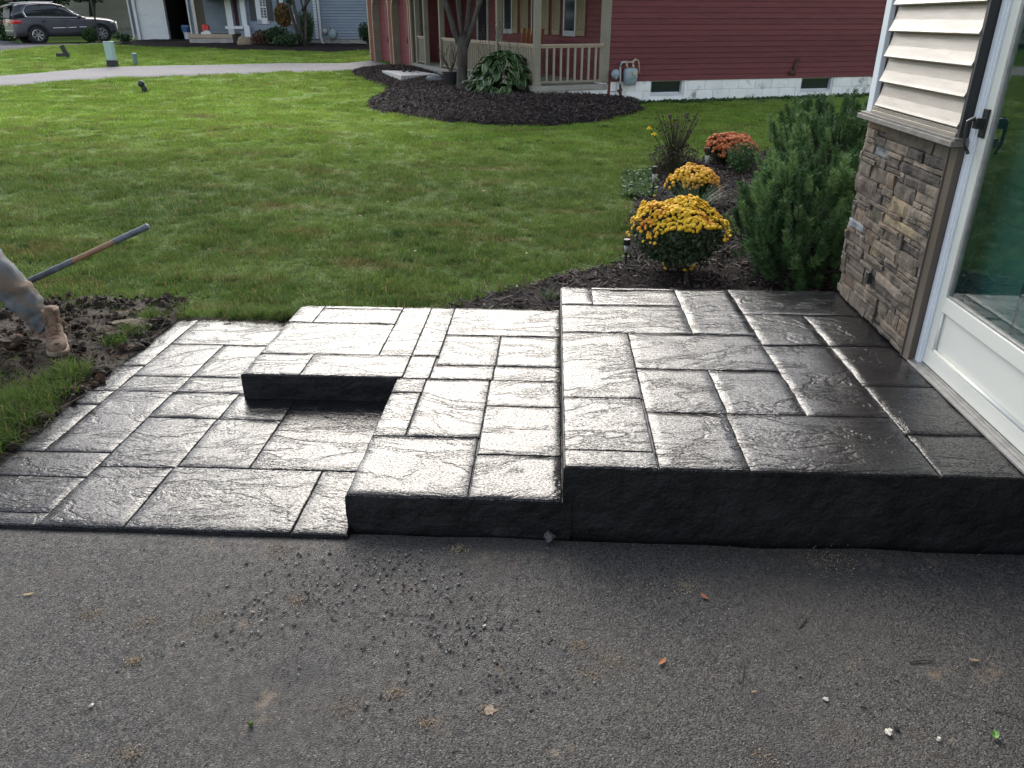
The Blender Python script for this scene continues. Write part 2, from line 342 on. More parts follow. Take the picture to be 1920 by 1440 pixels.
def stone_mat(name, a, b):
    return mat(name, a, b, .85, 9, .9, 22, dist=.012, c3=tuple(x*.45 for x in a), s3=16, f3=(.5,.66), rnd=.22)
STONE = {'g': stone_mat('grey_brown_stone', (.145,.117,.086), (.1,.081,.062)), 'd': stone_mat('dark_umber_stone', (.055,.046,.04), (.078,.064,.053)),
         'o': stone_mat('ochre_stone', (.27,.2,.115), (.2,.16,.1)), 'b': stone_mat('blue_grey_stone', (.22,.23,.245), (.16,.17,.18)),
         'm': stone_mat('mauve_grey_stone', (.13,.098,.076), (.095,.072,.058)), 'l': stone_mat('light_beige_stone', (.23,.184,.138), (.17,.138,.106)),
         'r': stone_mat('rust_brown_stone', (.165,.115,.075), (.12,.085,.06))}

# ------------------------------------------------------------------ mesh building
class MB:
    def __init__(s): s.v = []; s.f = []; s.m = []
    def add(s, vs, fs, mi=0):
        o = len(s.v); s.v += [tuple(v) for v in vs]; s.f += [tuple(i+o for i in f) for f in fs]; s.m += [mi]*len(fs); return s
    def box(s, x0, x1, y0, y1, z0, z1, mi=0, T=None):
        vs = [(x, y, z) for z in (z0, z1) for y in (y0, y1) for x in (x0, x1)]
        if T is not None: vs = [T @ Vector(v) for v in vs]
        return s.add(vs, [(0,2,3,1),(4,5,7,6),(0,1,5,4),(2,6,7,3),(0,4,6,2),(1,3,7,5)], mi)
    def bar(s, a, b, wd, th, up=(0,0,1), mi=0):
        a = Vector(a); b = Vector(b); d = (b-a).normalized(); u = Vector(up)
        x = d.cross(u); x = x.normalized() if x.length > 1e-4 else Vector((1,0,0)); y = x.cross(d).normalized()
        vs = [p + x*sx*wd/2 + y*sy*th/2 for p in (a, b) for sy in (-1, 1) for sx in (-1, 1)]
        return s.add(vs, [(0,2,3,1),(4,5,7,6),(0,1,5,4),(2,6,7,3),(0,4,6,2),(1,3,7,5)], mi)
    def tube(s, pts, rad, n=8, mi=0, cap=True):
        pts = [Vector(p) for p in pts]
        if not hasattr(rad, '__len__'): rad = [rad]*len(pts)
        vs = []; fs = []; ref = None
        for i, p in enumerate(pts):
            d = (pts[min(i+1, len(pts)-1)]-pts[max(i-1, 0)]).normalized()
            if ref is None: ref = d.orthogonal().normalized()
            ref = (ref - d*ref.dot(d)); ref = ref.normalized() if ref.length > 1e-5 else d.orthogonal().normalized()
            q = d.cross(ref)
            for k in range(n):
                a = 2*PI*k/n; vs.append(p + (ref*math.cos(a)+q*math.sin(a))*rad[i])
        for i in range(len(pts)-1):
            for k in range(n):
                a = i*n+k; b = i*n+(k+1) % n; fs.append((a, b, b+n, a+n))
        if cap: fs.append(tuple(range(n-1, -1, -1))); fs.append(tuple(range((len(pts)-1)*n, len(pts)*n)))
        return s.add(vs, fs, mi)
    def lathe(s, prof, c=(0,0,0), n=16, mi=0, T=None, cap=True):
        vs = []; fs = []
        for r, z in prof:
            for k in range(n):
                a = 2*PI*k/n; v = Vector((c[0]+r*math.cos(a), c[1]+r*math.sin(a), c[2]+z)); vs.append(T @ v if T is not None else v)
        for i in range(len(prof)-1):
            for k in range(n):
                a = i*n+k; b = i*n+(k+1) % n; fs.append((a, b, b+n, a+n))
        if cap: fs.append(tuple(range(n-1, -1, -1))); fs.append(tuple(range((len(prof)-1)*n, len(prof)*n)))
        return s.add(vs, fs, mi)
    def loft(s, rings, mi=0, cap=True):
        n = len(rings[0]); vs = [v for r in rings for v in r]; fs = []
        for i in range(len(rings)-1):
            for k in range(n):
                a = i*n+k; b = i*n+(k+1) % n; fs.append((a, b, b+n, a+n))
        if cap: fs.append(tuple(range(n-1, -1, -1))); fs.append(tuple(range((len(rings)-1)*n, len(rings)*n)))
        return s.add(vs, fs, mi)
    def blob(s, c, r, seed=0, n=8, m=6, amp=.2, sq=(1,1,1), mi=0):
        vs = []; fs = []
        for i in range(m+1):
            t = PI*i/m
            for k in range(n):
                a = 2*PI*k/n; d = Vector((math.sin(t)*math.cos(a), math.sin(t)*math.sin(a), math.cos(t)))
                q = 1+amp*noise.noise(d*1.7+Vector((seed*3.1, seed*1.7, 0)))*2
                vs.append((c[0]+d.x*r*sq[0]*q, c[1]+d.y*r*sq[1]*q, c[2]+d.z*r*sq[2]*q))
        for i in range(m):
            for k in range(n):
                a = i*n+k; b = i*n+(k+1) % n; fs.append((a, b, b+n, a+n)) if i not in (0, m-1) else (fs.append((a, b+n, a+n)) if i == 0 else fs.append((a, b, a+n)))
        return s.add(vs, fs, mi)
    def mesh(s, name, mats, smooth=False):
        me = bpy.data.meshes.new(name); me.from_pydata(s.v, [], s.f)
        if not isinstance(mats, (list, tuple)): mats = [mats]
        for m in mats: me.materials.append(m)
        if len(mats) > 1: me.polygons.foreach_set('material_index', s.m)
        if smooth: me.polygons.foreach_set('use_smooth', [True]*len(me.polygons))
        me.update(); return me
    def build(s, name, mats, parent=None, loc=(0,0,0), rot=(0,0,0), smooth=False, bevel=0, **kw):
        o = bpy.data.objects.new(name, s.mesh(name, mats, smooth)); COL.objects.link(o); o.location = loc; o.rotation_euler = rot
        if parent: o.parent = parent
        if bevel:
            b = o.modifiers.new('bevel', 'BEVEL'); b.width = bevel; b.segments = 2; b.limit_method = 'ANGLE'; b.angle_limit = R(40)
        for k, v in kw.items(): o[k] = v
        return o
def inst(name, me, parent=None, loc=(0,0,0), rot=(0,0,0), sc=(1,1,1), **kw):
    o = bpy.data.objects.new(name, me); COL.objects.link(o); o.location = loc; o.rotation_euler = rot; o.scale = sc
    if parent: o.parent = parent
    for k, v in kw.items(): o[k] = v
    return o
def thing(name, label, cat, loc=(0,0,0), rotz=0, group=None):
    o = bpy.data.objects.new(name, None); COL.objects.link(o); o.empty_display_size = .2
    o.location = loc; o.rotation_euler = (0, 0, rotz); o['label'] = label; o['category'] = cat
    if group: o['group'] = group
    return o
def tag(o, label, cat, group=None):
    o['label'] = label; o['category'] = cat
    if group: o['group'] = group
    return o
def copy_tree(o, parent=None):
    c = o.copy(); COL.objects.link(c)
    if parent: c.parent = parent
    for ch in o.children: copy_tree(ch, c)
    return c

def inside(poly, x, y):
    """vectorised point in polygon"""
    x = np.asarray(x, float); y = np.asarray(y, float); r = np.zeros(x.shape, bool); n = len(poly)
    for i in range(n):
        x1, y1 = poly[i][:2]; x2, y2 = poly[(i+1) % n][:2]
        c = ((y1 > y) != (y2 > y)); 
        with np.errstate(divide='ignore', invalid='ignore'): xi = (x2-x1)*(y-y1)/(y2-y1)+x1
        r ^= c & (x < xi)
    return r
def edge_dist(poly, x, y):
    d = np.full(np.asarray(x).shape, 1e9); n = len(poly)
    for i in range(n):
        ax, ay = poly[i][:2]; bx, by = poly[(i+1) % n][:2]; ex, ey = bx-ax, by-ay
        t = np.clip(((x-ax)*ex+(y-ay)*ey)/(ex*ex+ey*ey+1e-12), 0, 1)
        d = np.minimum(d, np.hypot(x-ax-t*ex, y-ay-t*ey))
    return d
def smooth_poly(pts, k=3):
    pts = [Vector((p[0], p[1])) for p in pts]
    for _ in range(k):
        q = []
        for i in range(len(pts)):
            a = pts[i]; b = pts[(i+1) % len(pts)]; q += [a*.75+b*.25, a*.25+b*.75]
        pts = q
    return [(p.x, p.y) for p in pts]

def sheet(name, poly, step, m, lift=.03, amp=.02, nscale=3, edge=.4, base=-.012, jag=.03, smooth=True, fn=None, **kw):
    """ground cover sheet: mounds up from its border, follows the terrain"""
    xs = [p[0] for p in poly]; ys = [p[1] for p in poly]
    gx = np.arange(min(xs)-.1, max(xs)+.1+step, step); gy = np.arange(min(ys)-.1, max(ys)+.1+step, step)
    X, Y = np.meshgrid(gx, gy); Z0 = zta(X, Y)
    ins = inside(poly, X, Y); d = edge_dist(poly, X, Y); sdv = np.where(ins, d, -d)
    nz = np.array([[noise.noise(Vector((a*nscale, b*nscale, 1.3))) + .5*noise.noise(Vector((a*nscale*3, b*nscale*3, 5))) for a in gx] for b in gy])
    jn = np.array([[noise.noise(Vector((a*6, b*6, 9))) for a in gx] for b in gy])*jag
    e = np.clip((sdv+jn)/edge, -1, 1)
    Z = Z0 + base + np.where(e > 0, lift*np.sqrt(np.clip(e, 0, 1)), e*.12) + nz*amp*np.clip(e*3, 0, 1)
    if fn: Z = fn(X, Y, Z)
    keep = sdv > -step*1.6
    idx = -np.ones(X.shape, int); vs = []; 
    for j, i in zip(*np.nonzero(keep)): idx[j, i] = len(vs); vs.append((X[j,i], Y[j,i], Z[j,i]))
    fs = []
    for j in range(X.shape[0]-1):
        for i in range(X.shape[1]-1):
            q = (idx[j,i], idx[j,i+1], idx[j+1,i+1], idx[j+1,i])
            if min(q) >= 0: fs.append(q)
    b = MB(); b.v = vs; b.f = fs; b.m = [0]*len(fs)
    o = b.build(name, m, smooth=smooth, **kw); return o

HID = []
def scatter(name, pts, rots, scl, meshes, label=None, cat=None, **kw):
    """one 'stuff' object whose points carry instances of small meshes"""
    coll = bpy.data.collections.new(name+'_sources')
    for i, me in enumerate(meshes):
        o = bpy.data.objects.new('%s_source' % name, me); coll.objects.link(o); o.location = (0,0,0)
    me = bpy.data.meshes.new(name); me.from_pydata([tuple(p) for p in pts], [], [])
    a = me.attributes.new('rot', 'FLOAT_VECTOR', 'POINT'); a.data.foreach_set('vector', np.asarray(rots, np.float32).ravel())
    a = me.attributes.new('scl', 'FLOAT', 'POINT'); a.data.foreach_set('value', np.asarray(scl, np.float32).ravel())
    o = bpy.data.objects.new(name, me); COL.objects.link(o)
    ng = bpy.data.node_groups.new(name+'_scatter', 'GeometryNodeTree')
    ng.interface.new_socket('Geometry', in_out='INPUT', socket_type='NodeSocketGeometry'); ng.interface.new_socket('Geometry', in_out='OUTPUT', socket_type='NodeSocketGeometry')
    n = ng.nodes; l = ng.links
    gi = n.new('NodeGroupInput'); go = n.new('NodeGroupOutput'); ip = n.new('GeometryNodeInstanceOnPoints'); ci = n.new('GeometryNodeCollectionInfo')
    ci.inputs['Collection'].default_value = coll; ci.inputs['Separate Children'].default_value = True; ci.inputs['Reset Children'].default_value = True
    ip.inputs['Pick Instance'].default_value = True
    l.new(gi.outputs[0], ip.inputs['Points']); l.new(ci.outputs[0], ip.inputs['Instance'])
    ar = n.new('GeometryNodeInputNamedAttribute'); ar.data_type = 'FLOAT_VECTOR'; ar.inputs[0].default_value = 'rot'; l.new(ar.outputs['Attribute'], ip.inputs['Rotation'])
    as_ = n.new('GeometryNodeInputNamedAttribute'); as_.data_type = 'FLOAT'; as_.inputs[0].default_value = 'scl'; l.new(as_.outputs['Attribute'], ip.inputs['Scale'])
    l.new(ip.outputs[0], go.inputs[0])
    md = o.modifiers.new('scatter', 'NODES'); md.node_group = ng
    o['kind'] = 'stuff'
    if label: o['label'] = label
    if cat: o['category'] = cat
    for k, v in kw.items(): o[k] = v
    return o

# ================================================================== GROUND
PX = lambda pts: [tuple(ont(*p)[:2]) for p in pts]
P_BED = smooth_poly([(-1.3,4.4),(-1.3,4.62),(-.75,4.78)] + PX([(900,556),(985,532),(1070,508),(1150,497),(1168,475),(1170,435),(1183,395),(1192,360),(1207,322),(1250,302),(1330,298),(1420,284),(1500,262)]) + [(5.6,11.5),(6.5,9),(6.5,4.2),(1.7,4.2),(.5,4.3)], 2)
P_SOIL = smooth_poly([(-2.36,4.62),(-2.42,4.9)] + PX([(235,560),(130,552),(60,572),(0,575),(-200,590),(-260,740)]) + [(-3.35,3.3),(-2.95,3.38),(-2.72,3.33),(-2.5,3.0),(-2.38,2.7),(-2.34,2.9),(-2.34,3.8)], 2)
P_STRIP = [(-2.42,4.40),(-2.42,4.64),(-2.0,4.60),(-1.6,4.63),(-1.3,4.66),(-1.25,4.4)]
P_ISLE = smooth_poly(PX([(645,133),(690,150),(724,161),(732,171),(700,184),(684,195),(700,204),(745,214),(800,224),(880,232),(960,236),(1050,235),(1130,227),(1180,215),(1212,206),(1190,198)]) + [(1.9,17.3),(0.6,17.9),(-1.5,20.0),(-3.6,24.2),(-4.3,25.2),(-5.0,25.1)], 2)
P_DRIVE2 = PX([(-500,196),(-120,172),(0,162),(120,152),(210,146),(330,141.5),(420,139.5),(510,136),(600,133.5),(650,132.5),(700,132)]) + [(-4.2,25.0),(-4.6,25.6),(-5.9,27.1)] + PX([(640,118.5),(530,118),(420,121),(330,122),(210,125),(120,132),(0,142),(-120,151),(-500,176)])
P_CARDRIVE = PX([(-400,150),(-120,112),(0,96),(90,87),(150,82.5),(265,80)]) + [(-17.5,37.6),(-19,40),(-23,36.4)] + PX([(0,76),(-150,88),(-400,120)])
P_BLUEBED = smooth_poly(PX([(152,83),(230,86),(300,88.5),(380,90),(440,93),(520,94),(575,96),(620,98),(692,95),(715,92)]) + [(-6.8,34.3),(-12.5,34.0),(-12.8,37.0),(-18.0,37.3),(-19.6,35.6)], 1)

def lawn_sheet():
    rs = np.concatenate([np.arange(1.5, 8, .12), np.geomspace(8, 45, 110)[1:], np.geomspace(45, 600, 20)[1:]])
    th = np.linspace(R(-75), R(75), 260); vs = []; fs = []; n = len(th)
    for r in rs:
        for t in th:
            x = r*math.sin(t); y = r*math.cos(t); z = zt(x, y) - .012
            if r < 45: z += .012*noise.noise(Vector((x*.9, y*.9, 0)))
            if y < 2.45: z = min(z, -.06)
            if -2.45 < x < 1.8 and y < 4.5: z = -.08
            vs.append((x, y, z))
    for i in range(len(rs)-1):
        for j in range(n-1): a = i*n+j; fs.append((a, a+1, a+n+1, a+n))
    b = MB(); b.add(vs, fs); return b.build('lawn_ground', M['lawn'], smooth=True, kind='structure')
lawn_sheet()

b = MB()
nx, ny = 90, 60
for j in range(ny+1):
    for i in range(nx+1):
        x = -9+18*i/nx; y = -4+6.36*j/ny
        edge = 0.03*noise.noise(Vector((x*3, 0, 2))) if j == ny else 0
        b.v.append((x, y+edge, .004*noise.noise(Vector((x*.7, y*.7, 3)))+.0015*noise.noise(Vector((x*5, y*5, 3))) - (.0 if j < ny else .02)))
for j in range(ny):
    for i in range(nx): a = j*(nx+1)+i; b.f.append((a, a+1, a+nx+2, a+nx+1)); b.m.append(0)
b.build('driveway', M['asphalt'], smooth=True, kind='structure')
# far side and behind: plain ground under everything so that no view ends in a void
b = MB(); b.box(-700, 700, -300, 1.6, -.3, -.09); b.build('ground', M['lawn'], kind='structure')

sheet('garden_bed', P_BED, .045, M['mulch'], lift=.035, amp=.022, nscale=7, kind='structure')
sheet('soil_patch', P_SOIL, .03, M['soil'], lift=.02, amp=.03, nscale=6, edge=.2, jag=.06, kind='structure')
sheet('soil_strip', P_STRIP, .03, M['soil'], lift=.012, amp=.012, nscale=9, edge=.08, jag=.03, kind='structure')
sheet('mulch_bed', P_ISLE, .13, M['mulch'], lift=.24, amp=.025, nscale=3, edge=1.7, kind='structure')
sheet('neighbour_driveway', P_DRIVE2, .22, M['walkpath'], lift=.035, amp=.004, nscale=1, edge=.3, kind='structure')
sheet('car_driveway', P_CARDRIVE, .3, M['umbral'], lift=.05, amp=.004, nscale=1, edge=.3, kind='structure')
sheet('front_mulch_bed', P_BLUEBED, .2, M['mulch'], lift=.08, amp=.03, nscale=2, edge=.6, kind='structure')

# ================================================================== PATIO of stamped concrete
ZL, ZM, ZU = .008, .143, .285
LOW = [(-2.39,-2.24,3.79,4.53),(-2.39,-2.24,3.48,3.79),(-2.24,-1.5,4.12,4.53),(-2.24,-1.92,3.67,4.12),(-1.92,-1.5,3.67,4.12),(-2.24,-1.92,3.48,3.67),(-1.92,-1.5,3.48,3.67),
 (-2.39,-2.24,3.32,3.48),(-2.39,-2.24,2.86,3.32),(-2.24,-1.93,2.86,3.48),(-2.39,-1.93,2.66,2.86),(-2.39,-1.93,2.40,2.66),(-2.39,-1.93,2.32,2.40),(-1.93,-1.58,3.20,3.48),(-1.58,-1.27,3.20,3.48),(-1.27,-.735,2.76,3.48),
 (-1.93,-1.585,2.75,3.20),(-1.585,-1.27,2.76,3.20),(-1.93,-1.595,2.32,2.75),(-1.595,-.95,2.32,2.76),(-.95,-.735,2.32,2.76)]
MIDS = [(-1.535,-1.385,4.165,4.455),(-1.385,-.895,4.165,4.41),(-1.385,-.895,4.41,4.455),(-.895,-.72,3.70,4.455),(-1.535,-.895,3.70,4.165),(-1.535,-1.24,3.43,3.70),(-1.24,-.72,3.43,3.70),
 (-.72,-.575,3.71,4.455),(-.72,-.585,3.42,3.71),(-.745,-.595,3.26,3.42),(-.745,-.6,2.84,3.26),(-.575,.07,4.01,4.455),(-.575,-.265,3.59,4.01),(-.265,.07,3.59,4.01),(-.585,-.27,3.42,3.59),(-.27,.07,3.42,3.59),
 (-.597,-.28,2.84,3.42),(-.28,.065,3.14,3.42),(-.28,.065,2.705,3.14),(-.745,-.285,2.385,2.84),(-.285,.065,2.385,2.705)]
UPP = [(.07,.25,4.165,4.47),(.25,.745,4.165,4.43),(.25,.745,4.43,4.47),(.07,.745,3.725,4.165),(.745,1.07,3.73,4.47),(.07,.41,2.965,3.725),(.41,1.07,3.28,3.73),(.07,.405,2.515,2.965),(.07,.41,2.395,2.515),
 (.41,.74,2.84,3.28),(.74,1.065,2.84,3.28),(.41,.735,2.395,2.84),(.735,1.40,2.395,2.84),(1.07,1.395,3.60,4.045),(1.07,1.72,4.045,4.47),(1.395,1.72,3.60,4.045),(1.065,1.40,2.84,3.60),(1.395,1.72,3.14,3.60),(1.40,1.72,2.70,3.14),(1.405,1.9,2.395,2.70)]
def stamp_cell(x0, x1, y0, y1, z):
    g = .0012; jd = .55+.6*abs(noise.noise(Vector((x0*13, y0*17, z))))*2; x0 += g; x1 -= g; y0 += g; y1 -= g
    def axis(a, b):
        n = max(2, int(round((b-a-.03)/.035))); return [a, a+.002, a+.0055] + [a+.0055+(b-a-.011)*k/n for k in range(1, n)] + [b-.0055, b-.002, b]
    xs = axis(x0, x1); ys = axis(y0, y1); W = len(xs); Hh = len(ys); mb = MB(); cx = (x0+x1)/2; cy = (y0+y1)/2
    for j, y in enumerate(ys):
        for i, x in enumerate(xs):
            o = min(i, W-1-i, j, Hh-1-j)
            jx = .004*noise.noise(Vector((y*22, x0*7, z))) if i in (0, 1, W-2, W-1) else 0
            jy = .004*noise.noise(Vector((x*22, y0*7, z+4))) if j in (0, 1, Hh-2, Hh-1) else 0
            dz = (-.008*jd, -.0022*jd, -.0003)[o] if o < 3 else 0
            dz += .0028*noise.noise(Vector((x*5+cx*9, y*7, 2))) + .0012*noise.noise(Vector((x*16, y*30, 5))) + .002*noise.noise(Vector((cx*31, cy*17, 1)))
            mb.v.append((x-cx+jx, y-cy+jy, dz))
    for j in range(Hh-1):
        for i in range(W-1): a = j*W+i; mb.f.append((a, a+1, a+W+1, a+W)); mb.m.append(0)
    bd = [i for i in range(W)] + [W*j+W-1 for j in range(1, Hh)] + [W*(Hh-1)+i for i in range(W-2, -1, -1)] + [W*j for j in range(Hh-2, 0, -1)]
    o = len(mb.v)
    for k in bd: v = mb.v[k]; mb.v.append((v[0], v[1], -.03))
    for k in range(len(bd)): a = bd[k]; c = bd[(k+1) % len(bd)]; mb.f.append((a, o+k, o+(k+1) % len(bd), c)); mb.m.append(0)
    return mb, (cx, cy, z)
def side_profile(mb, pts, z0, z1, n=10):
    """vertical slab face with a rough hand-finished surface; pts = plan polyline"""
    path = []
    for (a, c) in zip(pts, pts[1:]):
        L = math.dist(a, c); k = max(1, int(L/.05))
        path += [(a[0]+(c[0]-a[0])*i/k, a[1]+(c[1]-a[1])*i/k, (c[1]-a[1])/L, -(c[0]-a[0])/L) for i in range(k)]
    path.append((*pts[-1], path[-1][2], path[-1][3]))
    o = len(mb.v); m = 6
    for (x, y, nx_, ny_) in path:
        for k in range(m+1):
            z = z0+(z1-z0)*k/m; d = .006*noise.noise(Vector((x*6, y*6, z*14))) + .003*noise.noise(Vector((x*25, y*25, z*40))) - (.004 if k == m else 0)
            mb.v.append((x+nx_*d, y+ny_*d, z))
    for i in range(len(path)-1):
        for k in range(m): a = o+i*(m+1)+k; mb.f.append((a, a+m+1, a+m+2, a+1)); mb.m.append(1)
def patio(label, cat_root, cells, outline, z, zbot, lab):
    px_, py_ = outline[0]
    s = MB()
    n = len(outline)
    s.add([(x, y, z-.011) for x, y in outline], [tuple(range(n))], 0)
    side_profile(s, outline+[outline[0]], zbot, z-.007)
    o = s.build('slab', [M['joint'], M['stampedside']], patio_root, smooth=False, label=lab)
    for c in cells:
        mb, loc = stamp_cell(*c, z); mb.build('stamped_stone', M['stamped'], o, loc=loc, smooth=True)
    return o
patio_root = thing('stamped_patio', 'wet dark grey stamped concrete patio with two stepped platforms in front of the white door', 'patio')
patio('', '', LOW, [(-2.395,2.317),(-.746,2.317),(-.746,2.40),(-.70,2.40),(-.70,3.5),(-1.5,3.5),(-1.5,4.533),(-2.395,4.533)], ZL, -.1, 'lowest slab, nearly level with the asphalt')
patio('', '', MIDS, [(-.748,2.382),(.10,2.382),(.10,4.458),(-1.538,4.458),(-1.538,3.427),(-.725,3.427)], ZM, -.1, 'middle L-shaped step slab')
patio('', '', UPP, [(.067,2.392),(1.9,2.392),(1.9,4.473),(.067,4.473)], ZU, -.1, 'top landing slab at the door')

# ================================================================== OWN HOUSE (right)
house = thing('house', 'tan vinyl sided house with a stone veneer base beside a white glass storm door', 'house', (1.8, 3.4, 0))
HL = (-1.8, -3.4, 0)
def H(mb, name, m, parent=None, **kw): return mb.build(name, m, parent or house, loc=HL if (parent is None) else (0,0,0), **kw)
b = MB(); b.box(1.903, 9, -5, 4.46, -.1, 5.3); b.box(1.742, 1.9, -5, 2.40, .30, 5.3); b.box(1.742, 1.9, 3.44, 4.46, -.1, 5.3); b.box(1.742, 1.9, 2.40, 3.44, 2.35, 5.3); b.box(1.742,1.9,2.40,3.44,-.1,.27)  # unseen upper storey, added to block the sky on the right
H(b, 'wall', M['siding'])
b = MB(); b.add([(1.4,-5.4,5.25),(1.4,4.75,5.25),(5.4,4.75,7.0),(5.4,-5.4,7.0),(9.5,-5.4,5.25),(9.5,4.75,5.25),
                (1.4,-5.4,5.1),(1.4,4.75,5.1),(9.5,-5.4,5.1),(9.5,4.75,5.1)], [(0,3,2,1),(3,4,5,2),(0,1,7,6),(1,2,5,9,7),(0,6,8,4,3),(6,7,9,8),(4,8,9,5)])
H(b, 'roof', M['roof'])  # unseen roof, lifted with the walls that block the sky
# stone veneer, stones laid from the survey of the wall
ZT0, ZT1, YA, YB = .29, 1.268, 3.495, 4.472
KEY = [(192,140,285,195,'r'),(300,145,505,285,'g'),(448,195,545,250,'d'),(180,182,238,222,'l'),(232,195,285,328,'b'),(175,225,232,272,'g'),(170,265,225,312,'g'),
 (285,235,390,312,'l'),(395,275,490,345,'l'),(500,255,585,380,'d'),(290,290,370,375,'l'),(375,320,435,395,'l'),(425,345,505,430,'l'),(505,375,575,455,'l'),(165,320,225,375,'g'),(155,365,215,430,'l'),
 (215,350,280,465,'g'),(285,370,345,490,'m'),(345,378,550,490,'d'),(140,410,230,540,'m'),(222,480,315,595,'o'),(340,455,430,565,'g'),(435,500,545,600,'l'),(318,525,410,640,'o'),
 (135,540,200,580,'m'),(200,545,290,625,'g'),(160,570,285,680,'d'),(100,595,165,710,'b'),(280,600,425,765,'o'),(410,580,515,690,'l'),(165,635,270,740,'m'),(160,690,230,780,'l'),(265,725,340,790,'g'),
 (425,695,500,760,'d'),(90,720,190,825,'m'),(225,755,340,860,'l'),(365,760,455,850,'d'),(345,800,430,935,'g'),(182,790,235,860,'o'),(85,790,150,880,'m'),(240,830,340,930,'d'),(430,865,465,960,'b'),
 (175,855,250,960,'g'),(345,885,445,990,'g'),(245,910,370,1060,'l'),(90,870,155,970,'g'),(375,965,435,1110,'g'),(200,990,315,1090,'d'),(130,965,225,1100,'g'),(320,1065,410,1150,'g'),(225,1060,330,1155,'d'),(255,1150,390,1330,'g')]
CS = .0245; NY = int(round((YB-YA)/CS)); NZ = int(round((ZT1-ZT0)/CS)); occ = np.zeros((NY, NZ), int); stones = []
for (x0, y0, x1, y1, c) in sorted(KEY, key=lambda q: -(q[2]-q[0])*(q[3]-q[1])):
    a = onx(1560+x0/2.769, 180+y0/2.769, 1.715); d = onx(1560+x1/2.769, 180+y1/2.769, 1.715)
    j0 = int(round((d.y-YA)/CS)); j1 = int(round((a.y-YA)/CS)); k0 = int(round((d.z-ZT0)/CS)); k1 = int(round((a.z-ZT0)/CS))
    j0 = max(0, j0); k0 = max(0, k0); j1 = min(NY, max(j1, j0+2)); k1 = min(NZ, max(k1, k0+2))
    while j0 < j1 and k0 < k1 and occ[j0:j1, k0:k1].any():
        # give way on the side that costs least
        o = occ[j0:j1, k0:k1]; opts = [(o[0].sum(), 'a'), (o[-1].sum(), 'b'), (o[:,0].sum(), 'c'), (o[:,-1].sum(), 'd')]; s = max(opts)[1]
        if s == 'a': j0 += 1
        elif s == 'b': j1 -= 1
        elif s == 'c': k0 += 1
        else: k1 -= 1
    if j1-j0 >= 2 and k1-k0 >= 1: occ[j0:j1, k0:k1] = 1; stones.append((j0, j1, k0, k1, c))
rs = random.Random(4)
for k in range(NZ):
    for j in range(NY):
        if occ[j, k]: continue
        wj = 1; mw = rs.choice([5,6,8,10]); mh = rs.choice([2,3,3,4])
        while j+wj < NY and wj < mw and not occ[j+wj, k]: wj += 1
        hk = 1
        while k+hk < NZ and hk < mh and not occ[j:j+wj, k+hk].any(): hk += 1
        occ[j:j+wj, k:k+hk] = 1; stones.append((j, j+wj, k, k+hk, rs.choice('ggdmlgrl')))
def stone_block(w_, h_, seed, rough):
    mb = MB(); nx_ = 6; nz_ = 5; g = .0018
    for k in range(nz_+1):
        for i in range(nx_+1):
            u = -w_/2+g+(w_-2*g)*i/nx_; v = -h_/2+g+(h_-2*g)*k/nz_
            e = (i in (0, nx_)) or (k in (0, nz_))
            ju = .003*noise.noise(Vector((v*40, seed, 1))) if i in (0, nx_) else .006*noise.noise(Vector((u*30, v*30, seed)))
            jv = .003*noise.noise(Vector((u*40, seed, 7))) if k in (0, nz_) else 0
            d = -.004 - rough*abs(noise.noise(Vector((u*9, v*9, seed*3.3))))*.016 - (0 if e else .003) - .0045*abs(noise.noise(Vector((u*30, v*45, seed)))) + u*.06*noise.noise(Vector((seed*1.7, 0, 0))) + v*.1*noise.noise(Vector((0, seed*2.3, 0)))
            mb.v.append((d, u+ju, v+jv))
    W = nx_+1
    for k in range(nz_):
        for i in range(nx_): a = k*W+i; mb.f.append((a, a+W, a+W+1, a+1)); mb.m.append(0)
    bd = [i for i in range(W)] + [W*j+W-1 for j in range(1, nz_+1)] + [W*nz_+i for i in range(W-2, -1, -1)] + [W*j for j in range(nz_-1, 0, -1)]
    o = len(mb.v)
    for q in bd: v = mb.v[q]; mb.v.append((.03, v[1], v[2]))
    for q in range(len(bd)): a = bd[q]; c = bd[(q+1) % len(bd)]; mb.f.append((a, c, o+(q+1) % len(bd), o+q)); mb.m.append(0)
    return mb
for i, (j0, j1, k0, k1, c) in enumerate(stones):
    w_ = (j1-j0)*CS; h_ = (k1-k0)*CS; pr = .004+.018*rs.random()
    mb = stone_block(w_, h_, i+1, .6+.8*rs.random()); yc = YA+(j0+j1)/2*CS; zc = ZT0+(k0+k1)/2*CS
    tilt = rs.uniform(-.03, .03)
    o = mb.build('stone', STONE[c], house, loc=(1.732-pr-1.8, yc-3.4, zc), rot=(tilt*.5, 0, 0), smooth=False)
b = MB(); b.box(1.731, 1.745, YA, YB, .2, 1.27); H(b, 'mortar_bed', M['joint'])
b = MB(); b.box(1.655, 1.745, 3.40, 4.50, 1.268, 1.292); b.box(1.668, 1.745, 3.405, 4.49, 1.292, 1.303); H(b, 'ledge', M['ledge'], bevel=.003)
b = MB(); b.box(1.685, 1.745, 3.445, 4.40, 1.303, 1.318); b.box(1.692, 1.745, 3.445, 4.40, 1.318, 1.335); H(b, 'sill_trim', M['siding'], bevel=.002)
me = None
